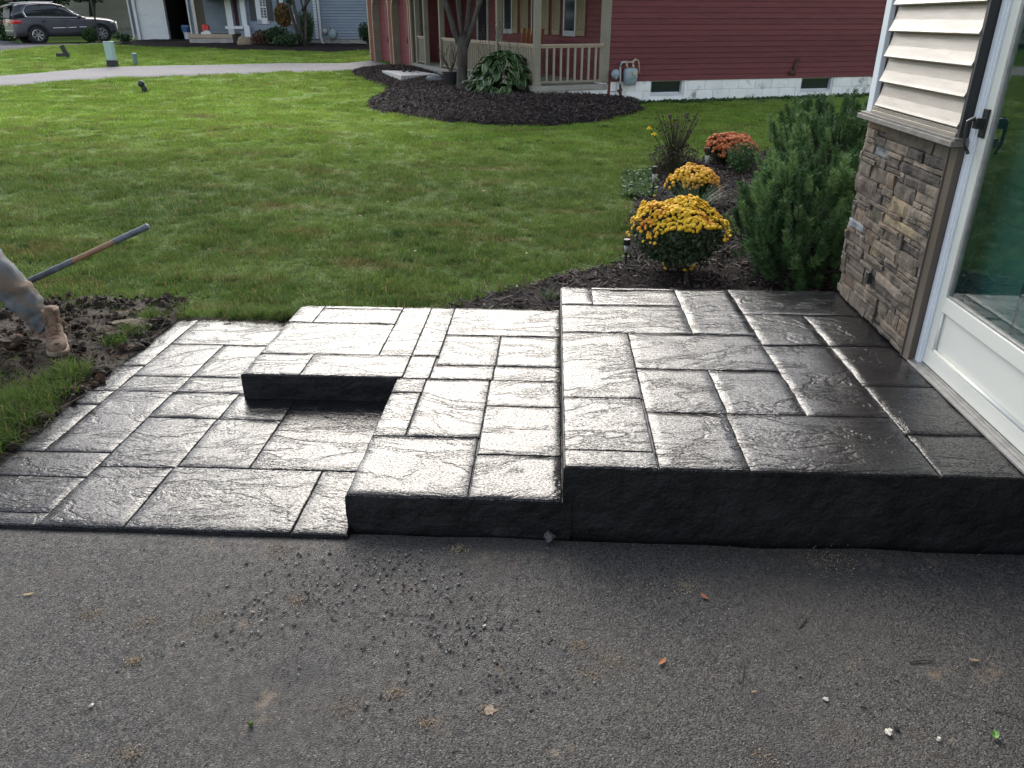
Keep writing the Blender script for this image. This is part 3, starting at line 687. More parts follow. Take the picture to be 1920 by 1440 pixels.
for k in range(31):
    if me is None:
        b = MB(); e = .118
        # lap profile: face leans out towards its lower lip
        prof = [(-.003, e+.004), (-.0045, e*.8), (-.014, e*.45), (-.028, .014), (-.033, .003), (-.028, -.003), (-.002, -.002)]
        vs = [(x, y, z) for y in (-.4575, .4575) for x, z in prof]; n = len(prof)
        b.add(vs, [(i, i+1, i+1+n, i+n) for i in range(n-1)] + [tuple(range(n-1, -1, -1)), tuple(range(n, 2*n))])
        me = b.mesh('siding_panel', M['siding'], smooth=False)
    inst('siding_panel', me, house, loc=(1.716-1.8, 3.9025-3.4, 1.342+.118*k))
b = MB(); b.box(1.714, 1.745, 3.45, 4.40, 1.335, 5.1); H(b, 'siding_backing', M['dark'])
b = MB(); b.box(1.690, 1.745, 3.421, 3.443, 1.305, 5.1); H(b, 'siding_channel', M['carblack'])
b = MB(); b.box(1.69, 1.76, 4.405, 4.475, 1.303, 5.1); H(b, 'corner_trim', M['jamb_white'], bevel=.003)
b = MB(); b.box(1.700, 1.745, 3.42, 3.494, .287, 1.266); b.box(1.694,1.745,3.486,3.494,.289,1.264); H(b, 'side_trim', M['brown'], bevel=.002)
b = MB(); b.box(1.728, 1.80, 3.380, 3.418, .288, 2.33); b.box(1.728,1.80,2.42,2.46,.288,2.33); b.box(1.728,1.80,2.42,3.418,2.29,2.33); b.box(1.735,1.80,3.372,3.381,.30,2.3); H(b, 'door_jamb', M['jamb_white'], bevel=.003)
b = MB(); b.box(1.700, 1.80, 2.40, 3.43, .287, .297); b.box(1.722, 1.80, 2.42, 3.42, .297, .303); b.box(1.738,1.80,2.42,3.42,.303,.309)
H(b, 'door_sill', M['sill_alu'], bevel=.001)
b = MB(); b.box(1.86, 1.90, 2.44, 3.40, .28, 2.33)
for (z0, z1) in ((.5, 1.0), (1.15, 2.1)):
    for (y0, y1) in ((2.6, 2.88), (2.98, 3.26)): b.box(1.852, 1.86, y0, y1, z0, z1)
b.box(1.800,1.86,3.378,3.43,.28,2.33); H(b, 'inner_door', M['tealdoor'], bevel=.003)
# storm door leaf
X0 = 1.745; b = MB()
b.box(X0, X0+.03, 3.312, 3.371, .385, 2.285); b.box(X0, X0+.03, 2.462, 2.535, .385, 2.285)
b.box(X0+.001, X0+.029, 2.535, 3.312, 2.20, 2.285); b.box(X0-.002, X0+.031, 2.535, 3.312, .575, .645); b.box(X0-.002, X0+.031, 2.462, 3.371, .312, .385)
door = H(b, 'storm_door', M['white_door'], bevel=.004)
b = MB(); b.box(X0+.012, X0+.02, 2.53, 3.318, .38, .58); b.build('door_panel', M['white_door'], door)
b = MB(); b.tube([(X0+.004, 2.54, .392), (X0+.004, 3.300, .392)], .009, 10); b.tube([(X0+.006, 3.306, .392), (X0+.006, 3.306, .572)], .006, 8); b.build('panel_bead', M['white_door'], door, smooth=True)
b = MB(); b.box(X0+.004, X0+.027, 3.297, 3.312, .645, 2.20); b.box(X0+.004, X0+.027, 2.535, 2.55, .645, 2.20); b.box(X0+.004,X0+.027,2.55,3.297,.645,.656); b.build('glass_bead', M['sill_alu'], door, bevel=.003)
b = MB(); b.box(X0+.014, X0+.018, 2.545, 3.302, .65, 2.2); b.build('glass_pane', M['glass'], door)
b = MB()
b.box(X0-.012, X0, 3.325, 3.362, 1.315, 1.425); b.box(X0-.045, X0-.01, 3.330, 3.358, 1.35, 1.39)
b.tube([(X0-.04,3.352,1.392),(X0-.062,3.362,1.375),(X0-.064,3.36,1.33),(X0-.058,3.352,1.285),(X0-.044,3.347,1.262),(X0-.04,3.345,1.25)], [.008,.009,.007,.006,.006,.008], 8)
b.build('door_handle', M['black'], door, smooth=False, bevel=.002)
# anchor screw box low on the veneer
b = MB(); q = onx(1628, 520, 1.70); b.box(1.69, 1.73, q.y-.018, q.y+.018, q.z-.03, q.z+.03); H(b, 'outlet_cover', M['carblack'], bevel=.003)

# ================================================================== SHRUBS AND FLOWERS IN THE BED
class VB:
    """fast accumulator of transformed templates"""
    def __init__(s): s.V = []; s.F = []; s.n = 0; s.m = []
    def put(s, v, f, mi=0):
        s.V.append(v); s.F.append(f+s.n); s.n += len(v); s.m.append(np.full(len(f), mi))
    def build(s, name, mats, parent=None, smooth=False, **kw):
        V = np.concatenate(s.V).astype(np.float32); F = np.concatenate(s.F).astype(np.int32); k = F.shape[1]
        me = bpy.data.meshes.new(name); me.vertices.add(len(V)); me.vertices.foreach_set('co', V.ravel())
        me.loops.add(F.size); me.loops.foreach_set('vertex_index', F.ravel()); me.polygons.add(len(F))
        me.polygons.foreach_set('loop_start', np.arange(0, F.size, k, dtype=np.int32)); me.polygons.foreach_set('loop_total', np.full(len(F), k, np.int32))
        if not isinstance(mats, (list, tuple)): mats = [mats]
        for m in mats: me.materials.append(m)
        me.polygons.foreach_set('material_index', np.concatenate(s.m).astype(np.int32))
        if smooth: me.polygons.foreach_set('use_smooth', np.ones(len(F), bool))
        me.update(calc_edges=True); me.validate()
        o = bpy.data.objects.new(name, me); COL.objects.link(o)
        if parent: o.parent = parent
        for a, c in kw.items(): o[a] = c
        return o
def basis(d, roll=0):
    d = d/np.linalg.norm(d); a = np.array([0,0,1.]) if abs(d[2]) < .95 else np.array([1.,0,0]); x = np.cross(a, d); x /= np.linalg.norm(x); y = np.cross(d, x)
    c, s = math.cos(roll), math.sin(roll); return np.stack([x*c+y*s, -x*s+y*c, d], 1)
def quads_leaf(n, centre, radius, size, rg, flat=0, shell=0, aspect=.5):
    """n leaf quads in an ellipsoid"""
    d = rg.normal(size=(n,3)); d /= np.linalg.norm(d, axis=1)[:,None]; r = rg.random(n)**(1/3); r = shell+(1-shell)*r
    c = d*r[:,None]*np.array(radius)+np.array(centre)
    u = rg.normal(size=(n,3)); u[:,2] *= (1-flat); u /= np.linalg.norm(u, axis=1)[:,None]; t = rg.normal(size=(n,3)); v = np.cross(u, t); v /= np.linalg.norm(v, axis=1)[:,None]
    s = size*(.6+.8*rg.random(n))[:,None]
    V = np.stack([c-u*s, c+v*s*aspect, c+u*s, c-v*s*aspect], 1).reshape(-1,3); F = np.arange(4*n).reshape(-1,4); return V, F

def shoot_template(rg, L=.15, n=120, nl=.043, nw=.0045, fwd=.35):
    V = []; F = []
    for i in range(n):
        t = (i+rg.random())/n; z = L*t; a = rg.random()*2*PI; k = fwd+.5*t+.25*rg.random()
        d = np.array([math.cos(a), math.sin(a), k]); d /= np.linalg.norm(d); l = nl*(.7+.5*rg.random())*(1-.25*t)
        p = np.array([0,0,z]); s = np.cross(d, rg.normal(size=3)); s = s/np.linalg.norm(s)*nw/2
        o = len(V); V += [p-s, p+s, p+d*l+s*.4, p+d*l-s*.4]; F.append((o, o+1, o+2, o+3))
    return np.array(V), np.array(F)
rg = np.random.default_rng(3)
SH = [shoot_template(rg, .10+.025*i, 150+20*i) for i in range(4)]
def pine(name, label, base, h, rx, ry, n, seed, lean=(0,0), size=1.0):
    t = thing('pine_shrub', label, 'shrub', base, 0, 'mugo pine shrubs'); rg = np.random.default_rng(seed); vb = VB(); tr = MB()
    for i in range(n):
        a = rg.random()*2*PI; u = rg.random()**.6
        zc = rg.random()**.75*h*.86
        prof = math.sin(PI*min(1, .22+.78*zc/h))**.55 if zc/h > .1 else .75+2*zc/h
        rr = prof*(.45+.55*u)
        lump = 1+.18*math.sin(a*3+seed)+.12*math.sin(a*5+zc*6)
        x = math.cos(a)*rx*rr*lump+lean[0]*zc; y = math.sin(a)*ry*rr*lump+lean[1]*zc
        d = np.array([math.cos(a)*.45*rr+rg.normal()*.16, math.sin(a)*.45*rr+rg.normal()*.16, .85+.3*rg.random()])
        if zc < h*.25: d[2] *= .5
        B = basis(d, rg.random()*6); s = size*(.75+.6*rg.random())*(1 if rr > .6 else .8)
        v, f = SH[rg.integers(4)]
        vb.put((v*s)@B.T + np.array([x, y, zc]), f, 1 if (rg.random() < (.6 if zc > h*.45 else .3) and rr > .6) else 0)
        if i % 3 == 0:
            q = np.array([lean[0]*zc*.5, lean[1]*zc*.5, max(.02, zc*.35)]); tr.tube([q, q*.4+np.array([x,y,zc])*.6-np.array([0,0,.04]), (x,y,zc), np.array([x,y,zc])+d/np.linalg.norm(d)*.12*s], [.012,.008,.005,.004], 5)
    tr.tube([(0,0,-.05),(0,0,h*.25),(lean[0]*h*.3,0,h*.6)], [.035,.025,.012], 8)
    vb.build('foliage', [M['needle'], M['needle_tip']], t); tr.build('stem', M['bark'], t); return t
def gz(x, y): return zt(x, y)+.01
pine('', 'big dark green mugo pine right behind the top landing beside the stone wall', (1.84,5.45,gz(1.82,5.5)), .90, .46, .46, 620, 1)
pine('', 'mugo pine with tall upright candles behind the big front one', (2.20,6.25,gz(2.2,6.25)), 1.08, .42, .42, 420, 2)
pine('', 'farthest mugo pine, in front of the basement window of the red house', (2.62,7.6,gz(2.6,7.6)), 1.06, .62, .55, 460, 3, size=1.1)
pine('', 'mugo pine half hidden behind the house corner', (3.05,6.7,gz(3.05,6.7)), 1.22, .5, .5, 360, 5, size=1.1)

def flower_template(r, n=9):
    V = [(0,0,r*.55)]; F = []
    for k in range(n):
        a = 2*PI*k/n; V.append((math.cos(a)*r*.62, math.sin(a)*r*.62, r*.5))
    for k in range(n):
        a = 2*PI*(k+.5)/n; rr = r*(1 if k % 2 else .88); V.append((math.cos(a)*rr, math.sin(a)*rr, r*.12))
    V.append((0,0,-r*.3))
    T = []
    for k in range(n):
        k2 = (k+1) % n; T += [(0, 1+k, 1+k2), (1+k, 1+n+k, 1+k2), (1+n+k, 1+n+k2, 1+k2), (1+n+k, 2*n+1, 1+n+k2)]
    return np.array(V), np.array(T)
def mum(label, base, rx, ry, h, n, fm, seed, fr=.018, gap=None, part='blooms', flo=.0, low=.25):
    t = thing('chrysanthemum', label, 'flowering plant', base, 0, 'chrysanthemums in the bed'); rg = np.random.default_rng(seed)
    v, f = flower_template(fr); vb = VB(); cnt = 0; pts = []
    while cnt < n:
        a = rg.random()*2*PI; z = rg.random()**(.8); ph = math.asin(min(1, z))
        if z < low+.25 and rg.random() > .25+.6*(z-low): continue
        if z < low: continue
        x = math.cos(a)*math.cos(ph); y = math.sin(a)*math.cos(ph)
        if gap and gap(x, y, z) and rg.random() < .93: continue
        lump = 1+.13*noise.noise(Vector((x*2.2, y*2.2, z*2.2+seed)))+.08*noise.noise(Vector((x*7, y*7, z*7+seed)))
        p = np.array([x*rx, y*ry, h*(.38+.62*z)])*lump
        if z < .5: p[2] = h*(.3+.9*z)*lump*.95
        if any(abs(p[0]-q[0])+abs(p[1]-q[1])+abs(p[2]-q[2]) < fr*1.25 for q in pts[-400:]): 
            if rg.random() < .8: cnt += .15; continue
        pts.append(p); d = np.array([x/rx, y/ry, z/h+.3/h])+rg.normal(size=3)*.25/rx; B = basis(d, rg.random()*6)
        vb.put((v*(.75+.5*rg.random()))@B.T + p, f); cnt += 1
    vb.build(part, fm, t, kind='stuff', smooth=False)
    lf = VB(); V, F = quads_leaf(2600, (0,0,h*.52), (rx*.9, ry*.9, h*.42), .02, rg, shell=.3); lf.put(V, F); V, F = quads_leaf(500, (0,0,h*.3), (rx*.75, ry*.75, h*.25), .02, rg); lf.put(V, F)
    lf.build('leaves', M['mumleaf'], t, kind='stuff')
    st = MB()
    for k in range(26):
        a = rg.random()*2*PI; r = rg.random()**.5; st.tube([(math.cos(a)*.05, math.sin(a)*.05, -.02), (math.cos(a)*rx*.5*r, math.sin(a)*ry*.5*r, h*.3), (math.cos(a)*rx*.85*r, math.sin(a)*ry*.85*r, h*.6)], [.004,.003,.002], 4)
    st.build('stems', M['drystem'], t, kind='stuff'); return t
mum('large bright yellow chrysanthemum nearest the patio, dark bare leaves below its blooms', (.94,5.62,gz(.94,5.6)+.04), .375, .35, .50, 1250, M['yellow'], 11, .0145,
    gap=lambda x, y, z: (y < -.2 and z < .5 and x > -.5 and not (x > .75)))
mum('yellow and orange chrysanthemum behind a clump of strap leaves, middle of the bed', (1.43,7.95,gz(1.43,7.95)), .27, .26, .36, 380, M['yelloworange'], 12, .021, low=.15)
mum('rust orange chrysanthemum at the far end of the bed', (2.23,10.1,gz(2.23,10.1)), .33, .3, .37, 420, M['orange'], 13, .026, low=.1)

def blades(n, rg, spread, h, wd, curve=.5, seg=4):
    V = []; F = []
    for i in range(n):
        a = rg.random()*2*PI; r = rg.random()**.5*spread*.25; L = h*(.55+.6*rg.random()); out = curve*(.3+rg.random())
        d = np.array([math.cos(a), math.sin(a), 0]); s = np.array([-d[1], d[0], 0]); p0 = np.array([math.cos(a)*r, math.sin(a)*r, 0]); o = len(V)
        for k in range(seg+1):
            t = k/seg; p = p0+d*out*L*t*t+np.array([0,0,L*(t-.35*out*t*t)]); ww = wd*(1-t*.92)/2; V += [p-s*ww, p+s*ww]
        for k in range(seg): q = o+2*k; F.append((q, q+1, q+3, q+2))
    return np.array(V), np.array(F)
q = (1.36,7.35)
t = thing('strap_leaf_clump', 'dark green strap-leaved clump in front of the yellow and orange chrysanthemum', 'plant', (*q, gz(*q))); vb = VB()
V, F = blades(230, np.random.default_rng(21), .5, .36, .009, .85); vb.put(V, F); vb.build('leaf_blades', M['grassclump'], t, kind='stuff')
q = (2.25,9.5)
t = thing('leafy_shoot_clump', 'small green leafy clump in front of the rust orange chrysanthemum', 'plant', (*q, gz(*q))); vb = VB()
V, F = blades(90, np.random.default_rng(22), .35, .32, .012, .5); vb.put(V, F); V, F = quads_leaf(700, (0,0,.2), (.2,.16,.17), .02, np.random.default_rng(23)); vb.put(V, F); vb.build('leaf_blades', M['leafmid'], t, kind='stuff')
q = ont(1262,325); t = thing('coneflower', 'dried brown coneflower clump with seed heads and two yellow blooms', 'plant', (q.x, q.y, q.z)); rg = np.random.default_rng(31)
st = MB(); sh = MB()
for k in range(130):
    a = rg.random()*2*PI; L = .3+.4*rg.random(); o = .12+.3*rg.random(); d = Vector((math.cos(a), math.sin(a), 0))
    pts = [d*(.03), d*o*L*.4+Vector((0,0,L*.5)), d*o*L*1.1+Vector((0,0,L))]; st.tube(pts, [.005,.0035,.0025], 4)
    if k < 55: sh.blob(pts[-1], .011+.008*rg.random(), k, 6, 4, .1)
st.build('stems', M['drystem'], t, kind='stuff'); sh.build('seed_heads', M['seedhead'], t, kind='stuff')
vb = VB(); V, F = blades(220, rg, .8, .34, .012, .8); vb.put(V, F); V, F = quads_leaf(900, (0,0,.2), (.3,.25,.18), .018, rg); vb.put(V, F); vb.build('dry_leaves', M['drystem'], t, kind='stuff')
for (px_, py_) in ((1218,236),(1227,248)):
    p = ony(px_, py_, q.y)-q; b = MB(); b.tube([(-.1,0,.05),(p.x*.5,0,p.z*.55),(p.x, p.y, p.z-.03)], .004, 5)
    for k in range(8):
        a = 2*PI*k/8; d = Vector((math.cos(a)*.5, math.sin(a)*.3, -.5 if py_ < 240 else -.3)).normalized(); s = Vector((-math.sin(a), math.cos(a), 0))*.012
        b.add([p, p+d*.03+s, p+d*.055, p+d*.03-s], [(0,1,2,3)], 1)
    b.build('bloom', [M['drystem'], M['petal']], t)
def solar(label, x, y, h):
    t = thing('solar_light', label, 'garden light', (x, y, gz(x, y)), 0, 'solar stake lights along the bed')
    b = MB(); b.tube([(0,0,-.03),(0,0,h*.5)], .009, 8); b.box(-.03,.03,-.006,.006,h*.30,h*.34); b.build('stake', M['black'], t, bevel=.001)
    b = MB(); b.lathe([(.016,h*.5),(.021,h*.78)], n=12); b.build('lens', M['lamp_lens'], t, smooth=True)
    b = MB(); b.lathe([(.026,h*.78),(.027,h*.97),(.024,h)], n=14); b.build('cap', M['black'], t)
solar('black solar stake light at the left foot of the large yellow chrysanthemum', .585, 5.8, .2)
solar('black solar stake light left of the dried coneflower stems', 1.05, 8.1, .33)
solar('black solar stake light mostly hidden behind the middle chrysanthemum', 1.76, 9.1, .36)
# fallen blooms
v, f = flower_template(.018); vb = VB(); rg = np.random.default_rng(41)
for (px_, py_) in [(1239,500),(1245,500),(1245,509),(1247,517),(1267,509),(1270,516),(1283,520),(1295,518),(1300,514),(1368,455),(1362,462),(1255,496),(1226,378)]:
    p = ont(px_, py_)+Vector((0,0,.055)); vb.put(v@basis(np.array([rg.normal()*.3, -.4, 1]), 0).T+np.array(p), f)
tag(vb.build('fallen_blooms', M['yellow'], None, kind='stuff'), 'loose yellow blooms lying on the mulch below the large chrysanthemum', 'flowers')
# pale weeds at the lawn edge of the bed
V = []; F = []; vb = VB(); rg = np.random.default_rng(42)
for k in range(240):
    px_ = rg.uniform(1170, 1225); py_ = rg.uniform(325, 372); p = ont(px_, py_); V, F = quads_leaf(9, (p.x, p.y, p.z+.035), (.06,.05,.025), .022, rg, flat=.7, aspect=.7); vb.put(V, F)
for k in range(60):
    p = ont(rg.uniform(1330, 1375), rg.uniform(420, 450)); V, F = quads_leaf(8, (p.x, p.y, p.z+.03), (.04,.03,.02), .016, rg, flat=.7, aspect=.7); vb.put(V, F)
tag(vb.build('weeds', M['weed'], None, kind='stuff'), 'pale green creeping weeds along the lawn edge of the garden bed', 'weeds')
vb = VB(); rg = np.random.default_rng(43)
for k in range(14):
    p = ont(rg.uniform(1010, 1052), rg.uniform(556, 571)); V, F = blades(10, rg, .08, .05, .005, .8); vb.put(V+np.array([p.x, p.y, p.z+.02]), F)
tag(vb.build('grass_sprigs', M['weed'], None, kind='stuff'), 'sprigs of grass in the mulch at the left back corner of the top landing', 'grass')

# mulch chips
def chip_mesh(seed, L=.03, wd=.008, th=.004):
    rr = random.Random(seed); b = MB(); a = [(x*L/2*(1+.2*rr.uniform(-1,1)), y*wd/2*(1+.5*rr.uniform(-1,1)), z*th/2) for z in (-1,1) for y in (-1,1) for x in (-1,1)]
    b.add(a, [(0,2,3,1),(4,5,7,6),(0,1,5,4),(2,6,7,3),(0,4,6,2),(1,3,7,5)]); return b.mesh('mulch_chip', M['chip'])
CH = [chip_mesh(i, .02+.012*i, .006+.002*i) for i in range(4)]
def poly_points(poly, n, rg, pad=0):
    xs = [p[0] for p in poly]; ys = [p[1] for p in poly]; out = []
    while len(out) < n:
        X = rg.uniform(min(xs), max(xs), n); Y = rg.uniform(min(ys), max(ys), n); k = inside(poly, X, Y)
        if pad: k &= edge_dist(poly, X, Y) > pad
        out += list(zip(X[k], Y[k]))
    return np.array(out[:n])
rg = np.random.default_rng(50)
P = poly_points(P_BED, 22000, rg); P = P[P[:,1] < 11]
def zs(P, poly, lift, edge, base=-.012):
    d = edge_dist(poly, P[:,0], P[:,1]); return zta(P[:,0], P[:,1])+base+lift*np.sqrt(np.clip(d/edge, 0, 1))
Z = zs(P, P_BED, .035, .4)+.006+rg.random(len(P))*.02
scatter('mulch_chips', np.c_[P, Z], np.c_[rg.normal(size=(len(P),2))*.45, rg.random(len(P))*6.3], .7+.9*rg.random(len(P)), CH, 'dark shredded bark mulch around the pines and chrysanthemums', 'mulch')
P = poly_points(P_ISLE, 20000, rg); Z = zs(P, P_ISLE, .24, 1.7)+.012+rg.random(len(P))*.015
scatter('mulch_chips', np.c_[P, Z], np.c_[rg.normal(size=(len(P),2))*.5, rg.random(len(P))*6.3], 0.8+1.1*rg.random(len(P)), CH, 'dark bark mulch spread around the tree and hosta by the red house', 'mulch')
# soil clods and roots
def clod(seed): b = MB(); b.blob((0,0,0), .02, seed, 7, 5, .45, (1,.85,.6)); return b.mesh('clod', M['soil'], smooth=False)
P = poly_points(P_SOIL, 1500, rg, .03); Z = zta(P[:,0], P[:,1])+.012+rg.random(len(P))*.012
scatter('soil_clods', np.c_[P, Z], rg.random((len(P),3))*6, .25+1.6*rg.random(len(P))**4, [clod(i) for i in range(4)], 'crumbly dark soil clods left of the lowest slab', 'soil')
P2 = poly_points(P_SOIL, 500, rg); rt = [chip_mesh(20+i, .05+.02*i, .002, .002) for i in range(3)]
for m_ in rt: m_.materials[0] = M['drystem']
scatter('root_bits', np.c_[P2, zta(P2[:,0], P2[:,1])+.025+rg.random(len(P2))*.015], np.c_[rg.normal(size=(len(P2),2))*.4, rg.random(len(P2))*6.3], .6+1.0*rg.random(len(P2)), rt, 'torn grass roots and straw scattered on the soil', 'debris')
b = MB(); q = ont(255,613); b.blob((0,0,.01), .10, 5, 10, 6, .35, (1.3,.8,.3)); tag(b.build('concrete_lump', M['wastecrete'], loc=(q.x, q.y, q.z), rot=(.1,.1,.5), smooth=False), 'flat tan lump of waste concrete in the soil behind the slab corner', 'rubble')
for i, (px_, py_, r_) in enumerate([(215,640,.05),(250,655,.045),(300,606,.05),(185,700,.04),(30,650,.07),(120,740,.04),(70,790,.045)]):
    q = ont(px_, py_); b = MB(); b.blob((0,0,r_*.3), r_, i+9, 10, 7, .4, (1.4,1,.6)); tag(b.build('sod_lump', M['soil'], loc=(q.x, q.y, q.z), smooth=False), ['brown sod lump touching the slab edge','reddish sod lump nearest the slab edge','sod lump at the back left corner of the slab','small sod lump by the slab edge','big soil clod left of the boot','sod lump below the boot near the grass','low sod lump in the front left grass'][i], 'soil clod', 'sod lumps left of the slab')

# ================================================================== LAWN BLADES
def tuft_mesh(seed, n=26, rad=.06, hmin=.025, hmax=.06, wd=.0045, m='grass', lean=.9):
    rg = np.random.default_rng(seed); V = []; F = []; D = []
    for i in range(n):
        a = rg.random()*2*PI; r = rad*rg.random()**.5; p0 = np.array([math.cos(a)*r, math.sin(a)*r, -.004]); h = rg.uniform(hmin, hmax)
        b_ = rg.random()*2*PI; d = np.array([math.cos(b_), math.sin(b_), 0])*lean*rg.random(); s = np.array([-math.sin(b_), math.cos(b_), 0])*wd/2; o = len(V); dry = 1. if rg.random() < .09 else 0.
        for t in (0, .55, 1): p = p0+d*h*t*t+np.array([0,0,h*t*(1-.3*t*np.hypot(*d[:2]))]); k = (1-.85*t); V += [p-s*k, p+s*k]; D += [dry, dry]
        F += [(o,o+1,o+3,o+2),(o+2,o+3,o+5,o+4)]
    me = bpy.data.meshes.new('grass_tuft'); me.from_pydata([tuple(v) for v in V], [], F); me.materials.append(M[m])
    a = me.attributes.new('dry', 'FLOAT', 'POINT'); a.data.foreach_set('value', D); me.update(); return me
TU = [tuft_mesh(i, hmin=.018, hmax=.05) for i in range(6)]; TF = [tuft_mesh(60+i, 70, .17, .02, .05, .011) for i in range(5)]
rg = np.random.default_rng(60); PTS = []; SCL = []; FAR = []
for (y0, y1, dens, s0) in ((2.4,7,360,1.0),(7,11,190,1.15),(11,17,42,.9),(17,36,22,1.15)):
    xm = y1*.78+1.5; n = int((y1-y0)*2*xm*dens); X = rg.uniform(-xm, xm*.75, n); Y = rg.uniform(y0, y1, n)
    k = (X > -.82*Y-.8) & (X < .62*Y+.8)
    for poly in (P_BED, P_ISLE, P_DRIVE2, P_CARDRIVE, P_BLUEBED): 
        ins = inside(poly, X, Y); k &= ~(ins & (edge_dist(poly, X, Y) > .02+.05*rg.random(n)))
    so = inside(P_SOIL, X, Y); nn = np.array([noise.noise(Vector((a*2.2, c*2.2, 8))) for a, c in zip(X, Y)])
    k &= ~(so & (edge_dist(P_SOIL, X, Y) > .03) & ~((nn > .22) & (rg.random(n) < .35)))
    k &= ~((X > -2.41) & (X < 1.8) & (Y < 4.475)) & ~((X > -2.41) & (X < -1.5) & (Y < 4.545))
    thin = np.array([noise.noise(Vector((a*1.1, c*1.9, 3))) for a, c in zip(X, Y)]); k &= (rg.random(n) < 1.0-.55*np.clip(thin*2-.1, 0, 1))
    k &= ~((Y > 16.7) & (X > .9)) & ~((X > 1.7) & (Y < 4.5))
    X = X[k]; Y = Y[k]; PTS.append(np.c_[X, Y, zta(X, Y)-.008]); SCL.append(s0*(.65+.6*rg.random(len(X)))*(1+.35*np.clip(nn[k]*2, -.5, 1))); FAR.append(np.full(len(X), y0 > 10))
P0 = np.concatenate(PTS); S0 = np.concatenate(SCL); FA = np.concatenate(FAR)
P = P0[FA]; scatter('far_lawn_grass', P, np.c_[rg.normal(size=(len(P),2))*.05, rg.random(len(P))*6.3], S0[FA], TF, 'smooth yellow green mown lawn between the mulch bed and the driveway of the red house', 'grass')
P = P0[~FA]; scatter('lawn_grass', P, np.c_[rg.normal(size=(len(P),2))*.12, rg.random(len(P))*6.3], S0[~FA], TU, 'darker coarse lawn grass with dry patches behind the patio', 'grass')
# long tufts: broken turf around the dug soil and along the slab back
TL = [tuft_mesh(40+i, 34, .05, .05, .12, .0045, 'grass', 1.3) for i in range(4)]
pp = []
for (px_, py_, r_, n_) in [(60,775,.22,60),(20,800,.25,60),(95,757,.12,26),(128,712,.07,14),(150,700,.05,8),(225,648,.05,7),(250,628,.05,7),(285,602,.06,10),(15,735,.15,20),(40,842,.1,20),(5,855,.15,30)]:
    q = ont(px_, py_)
    for k in range(n_): a = rg.random()*6.3; r = rg.random()**.5*r_; pp.append((q.x+math.cos(a)*r*1.3, q.y+math.sin(a)*r, q.z))
pp = np.array(pp); pp = pp[pp[:,0] < -2.42]
for k in range(160): x = rg.uniform(-2.4, 0.0); pp = np.vstack([pp, (x, (4.56 if x < -1.55 else 4.49)+abs(rg.normal())*.05, .0)])
scatter('ragged_turf', np.c_[pp[:,:2], pp[:,2]+.008], np.c_[rg.normal(size=(len(pp),2))*.25, rg.random(len(pp))*6.3], .6+.5*rg.random(len(pp)), TL, 'longer ragged grass tufts on the torn edge beside the slab', 'grass')

vb = VB(); rg = np.random.default_rng(66)
for k in range(70):
    y = rg.uniform(4.9, 20); x = rg.uniform(-.62*y, min(.5, .1*y)); 
    if inside(P_ISLE, [x], [y])[0] or inside(P_BED, [x], [y])[0]: continue
    V, F = quads_leaf(1, (x, y, zt(x, y)+.035), (.0,.0,.0), .022, rg, flat=.7, aspect=.6); vb.put(V, F)
tag(vb.build('fallen_leaves', M['tanleaf'], None, kind='stuff'), 'few dry tan leaves dropped over the lawn', 'fallen leaves')

# ================================================================== GRAVEL AND LITTER ON THE DRIVEWAY
def peb(seed, m): b = MB(); b.blob((0,0,0), .005, seed, 6, 4, .55, (1.3,.9,.5)); return b.mesh('pebble', M[m])
rg = np.random.default_rng(70); n = 9000
X = rg.uniform(-2.6, 2.6, n); Y = rg.uniform(1.15, 2.34, n); S = .15+.5*rg.random(n)**3
cl = []
for (px_, py_, r_, k_) in [(700,1080,.16,160),(560,1120,.12,90),(870,1180,.12,90),(940,1260,.12,80),(500,1200,.12,60),(640,1075,.12,60),(450,1140,.06,30),(830,1110,.1,40),(770,1150,.05,14),(850,1200,.08,30),(900,1230,.06,16),(760,1300,.08,24),(700,1310,.05,12),(980,1330,.05,12),(440,1175,.05,10),(560,1070,.1,20),(1070,1210,.05,8),(1060,1290,.04,5),(1300,1120,.06,8),(1600,1290,.1,8),(660,1180,.12,26)]:
    q = onz(px_, py_, 0)
    for k in range(k_): cl.append((q.x+rg.normal()*r_, q.y+rg.normal()*r_*.6, .3+1.0*rg.random()**1.8))
cl = np.array(cl); X = np.r_[X, cl[:,0]]; Y = np.r_[Y, cl[:,1]]; S = np.r_[S, cl[:,2]]; k = (Y < 2.30) | ((X > 0) & (Y < 2.36)); X = X[k]; Y = Y[k]; S = S[k]
sp = []
for (px_, py_, r_) in [(170,1150,.03),(275,1165,.03),(385,1165,.035),(560,1125,.02),(520,1030,.03),(240,1415,.02),(645,1325,.028),(920,1330,.02),(740,1300,.018),(1150,1240,.03),(1290,1100,.03),(1560,1050,.05),(1110,1265,.03),(1430,1420,.03),(250,1240,.015),(860,1030,.02),(800,1355,.015),(1085,1210,.02)]:
    q = onz(px_, py_, 0)
    for k in range(170): sp.append((q.x+rg.normal()*r_, q.y+rg.normal()*r_*.7, .0015))
sp = np.array(sp); scatter('sand_grit', sp, rg.random((len(sp),3))*6, .15+.22*rg.random(len(sp)), [peb(20+i, 'sand') for i in range(3)], 'tan sandy grit lying in small patches on the asphalt', 'sand')
scatter('gravel', np.c_[X, Y, .002*S+.001], rg.random((len(X),3))*np.array([.5,.5,6.3]), S, [peb(i, 'gravel') for i in range(5)], 'loose dark gravel bits strewn over the asphalt', 'gravel')
def lump(name, label, cat, px_, py_, r, m, seed, sq=(1,.8,.6), group=None):
    q = onz(px_, py_, 0); b = MB(); b.blob((0,0,r*sq[2]*.8), r, seed, 7, 5, .6, sq); tag(b.build(name, M[m], loc=(q.x, q.y, .001), rot=(0,0,seed), smooth=False), label, cat, group)
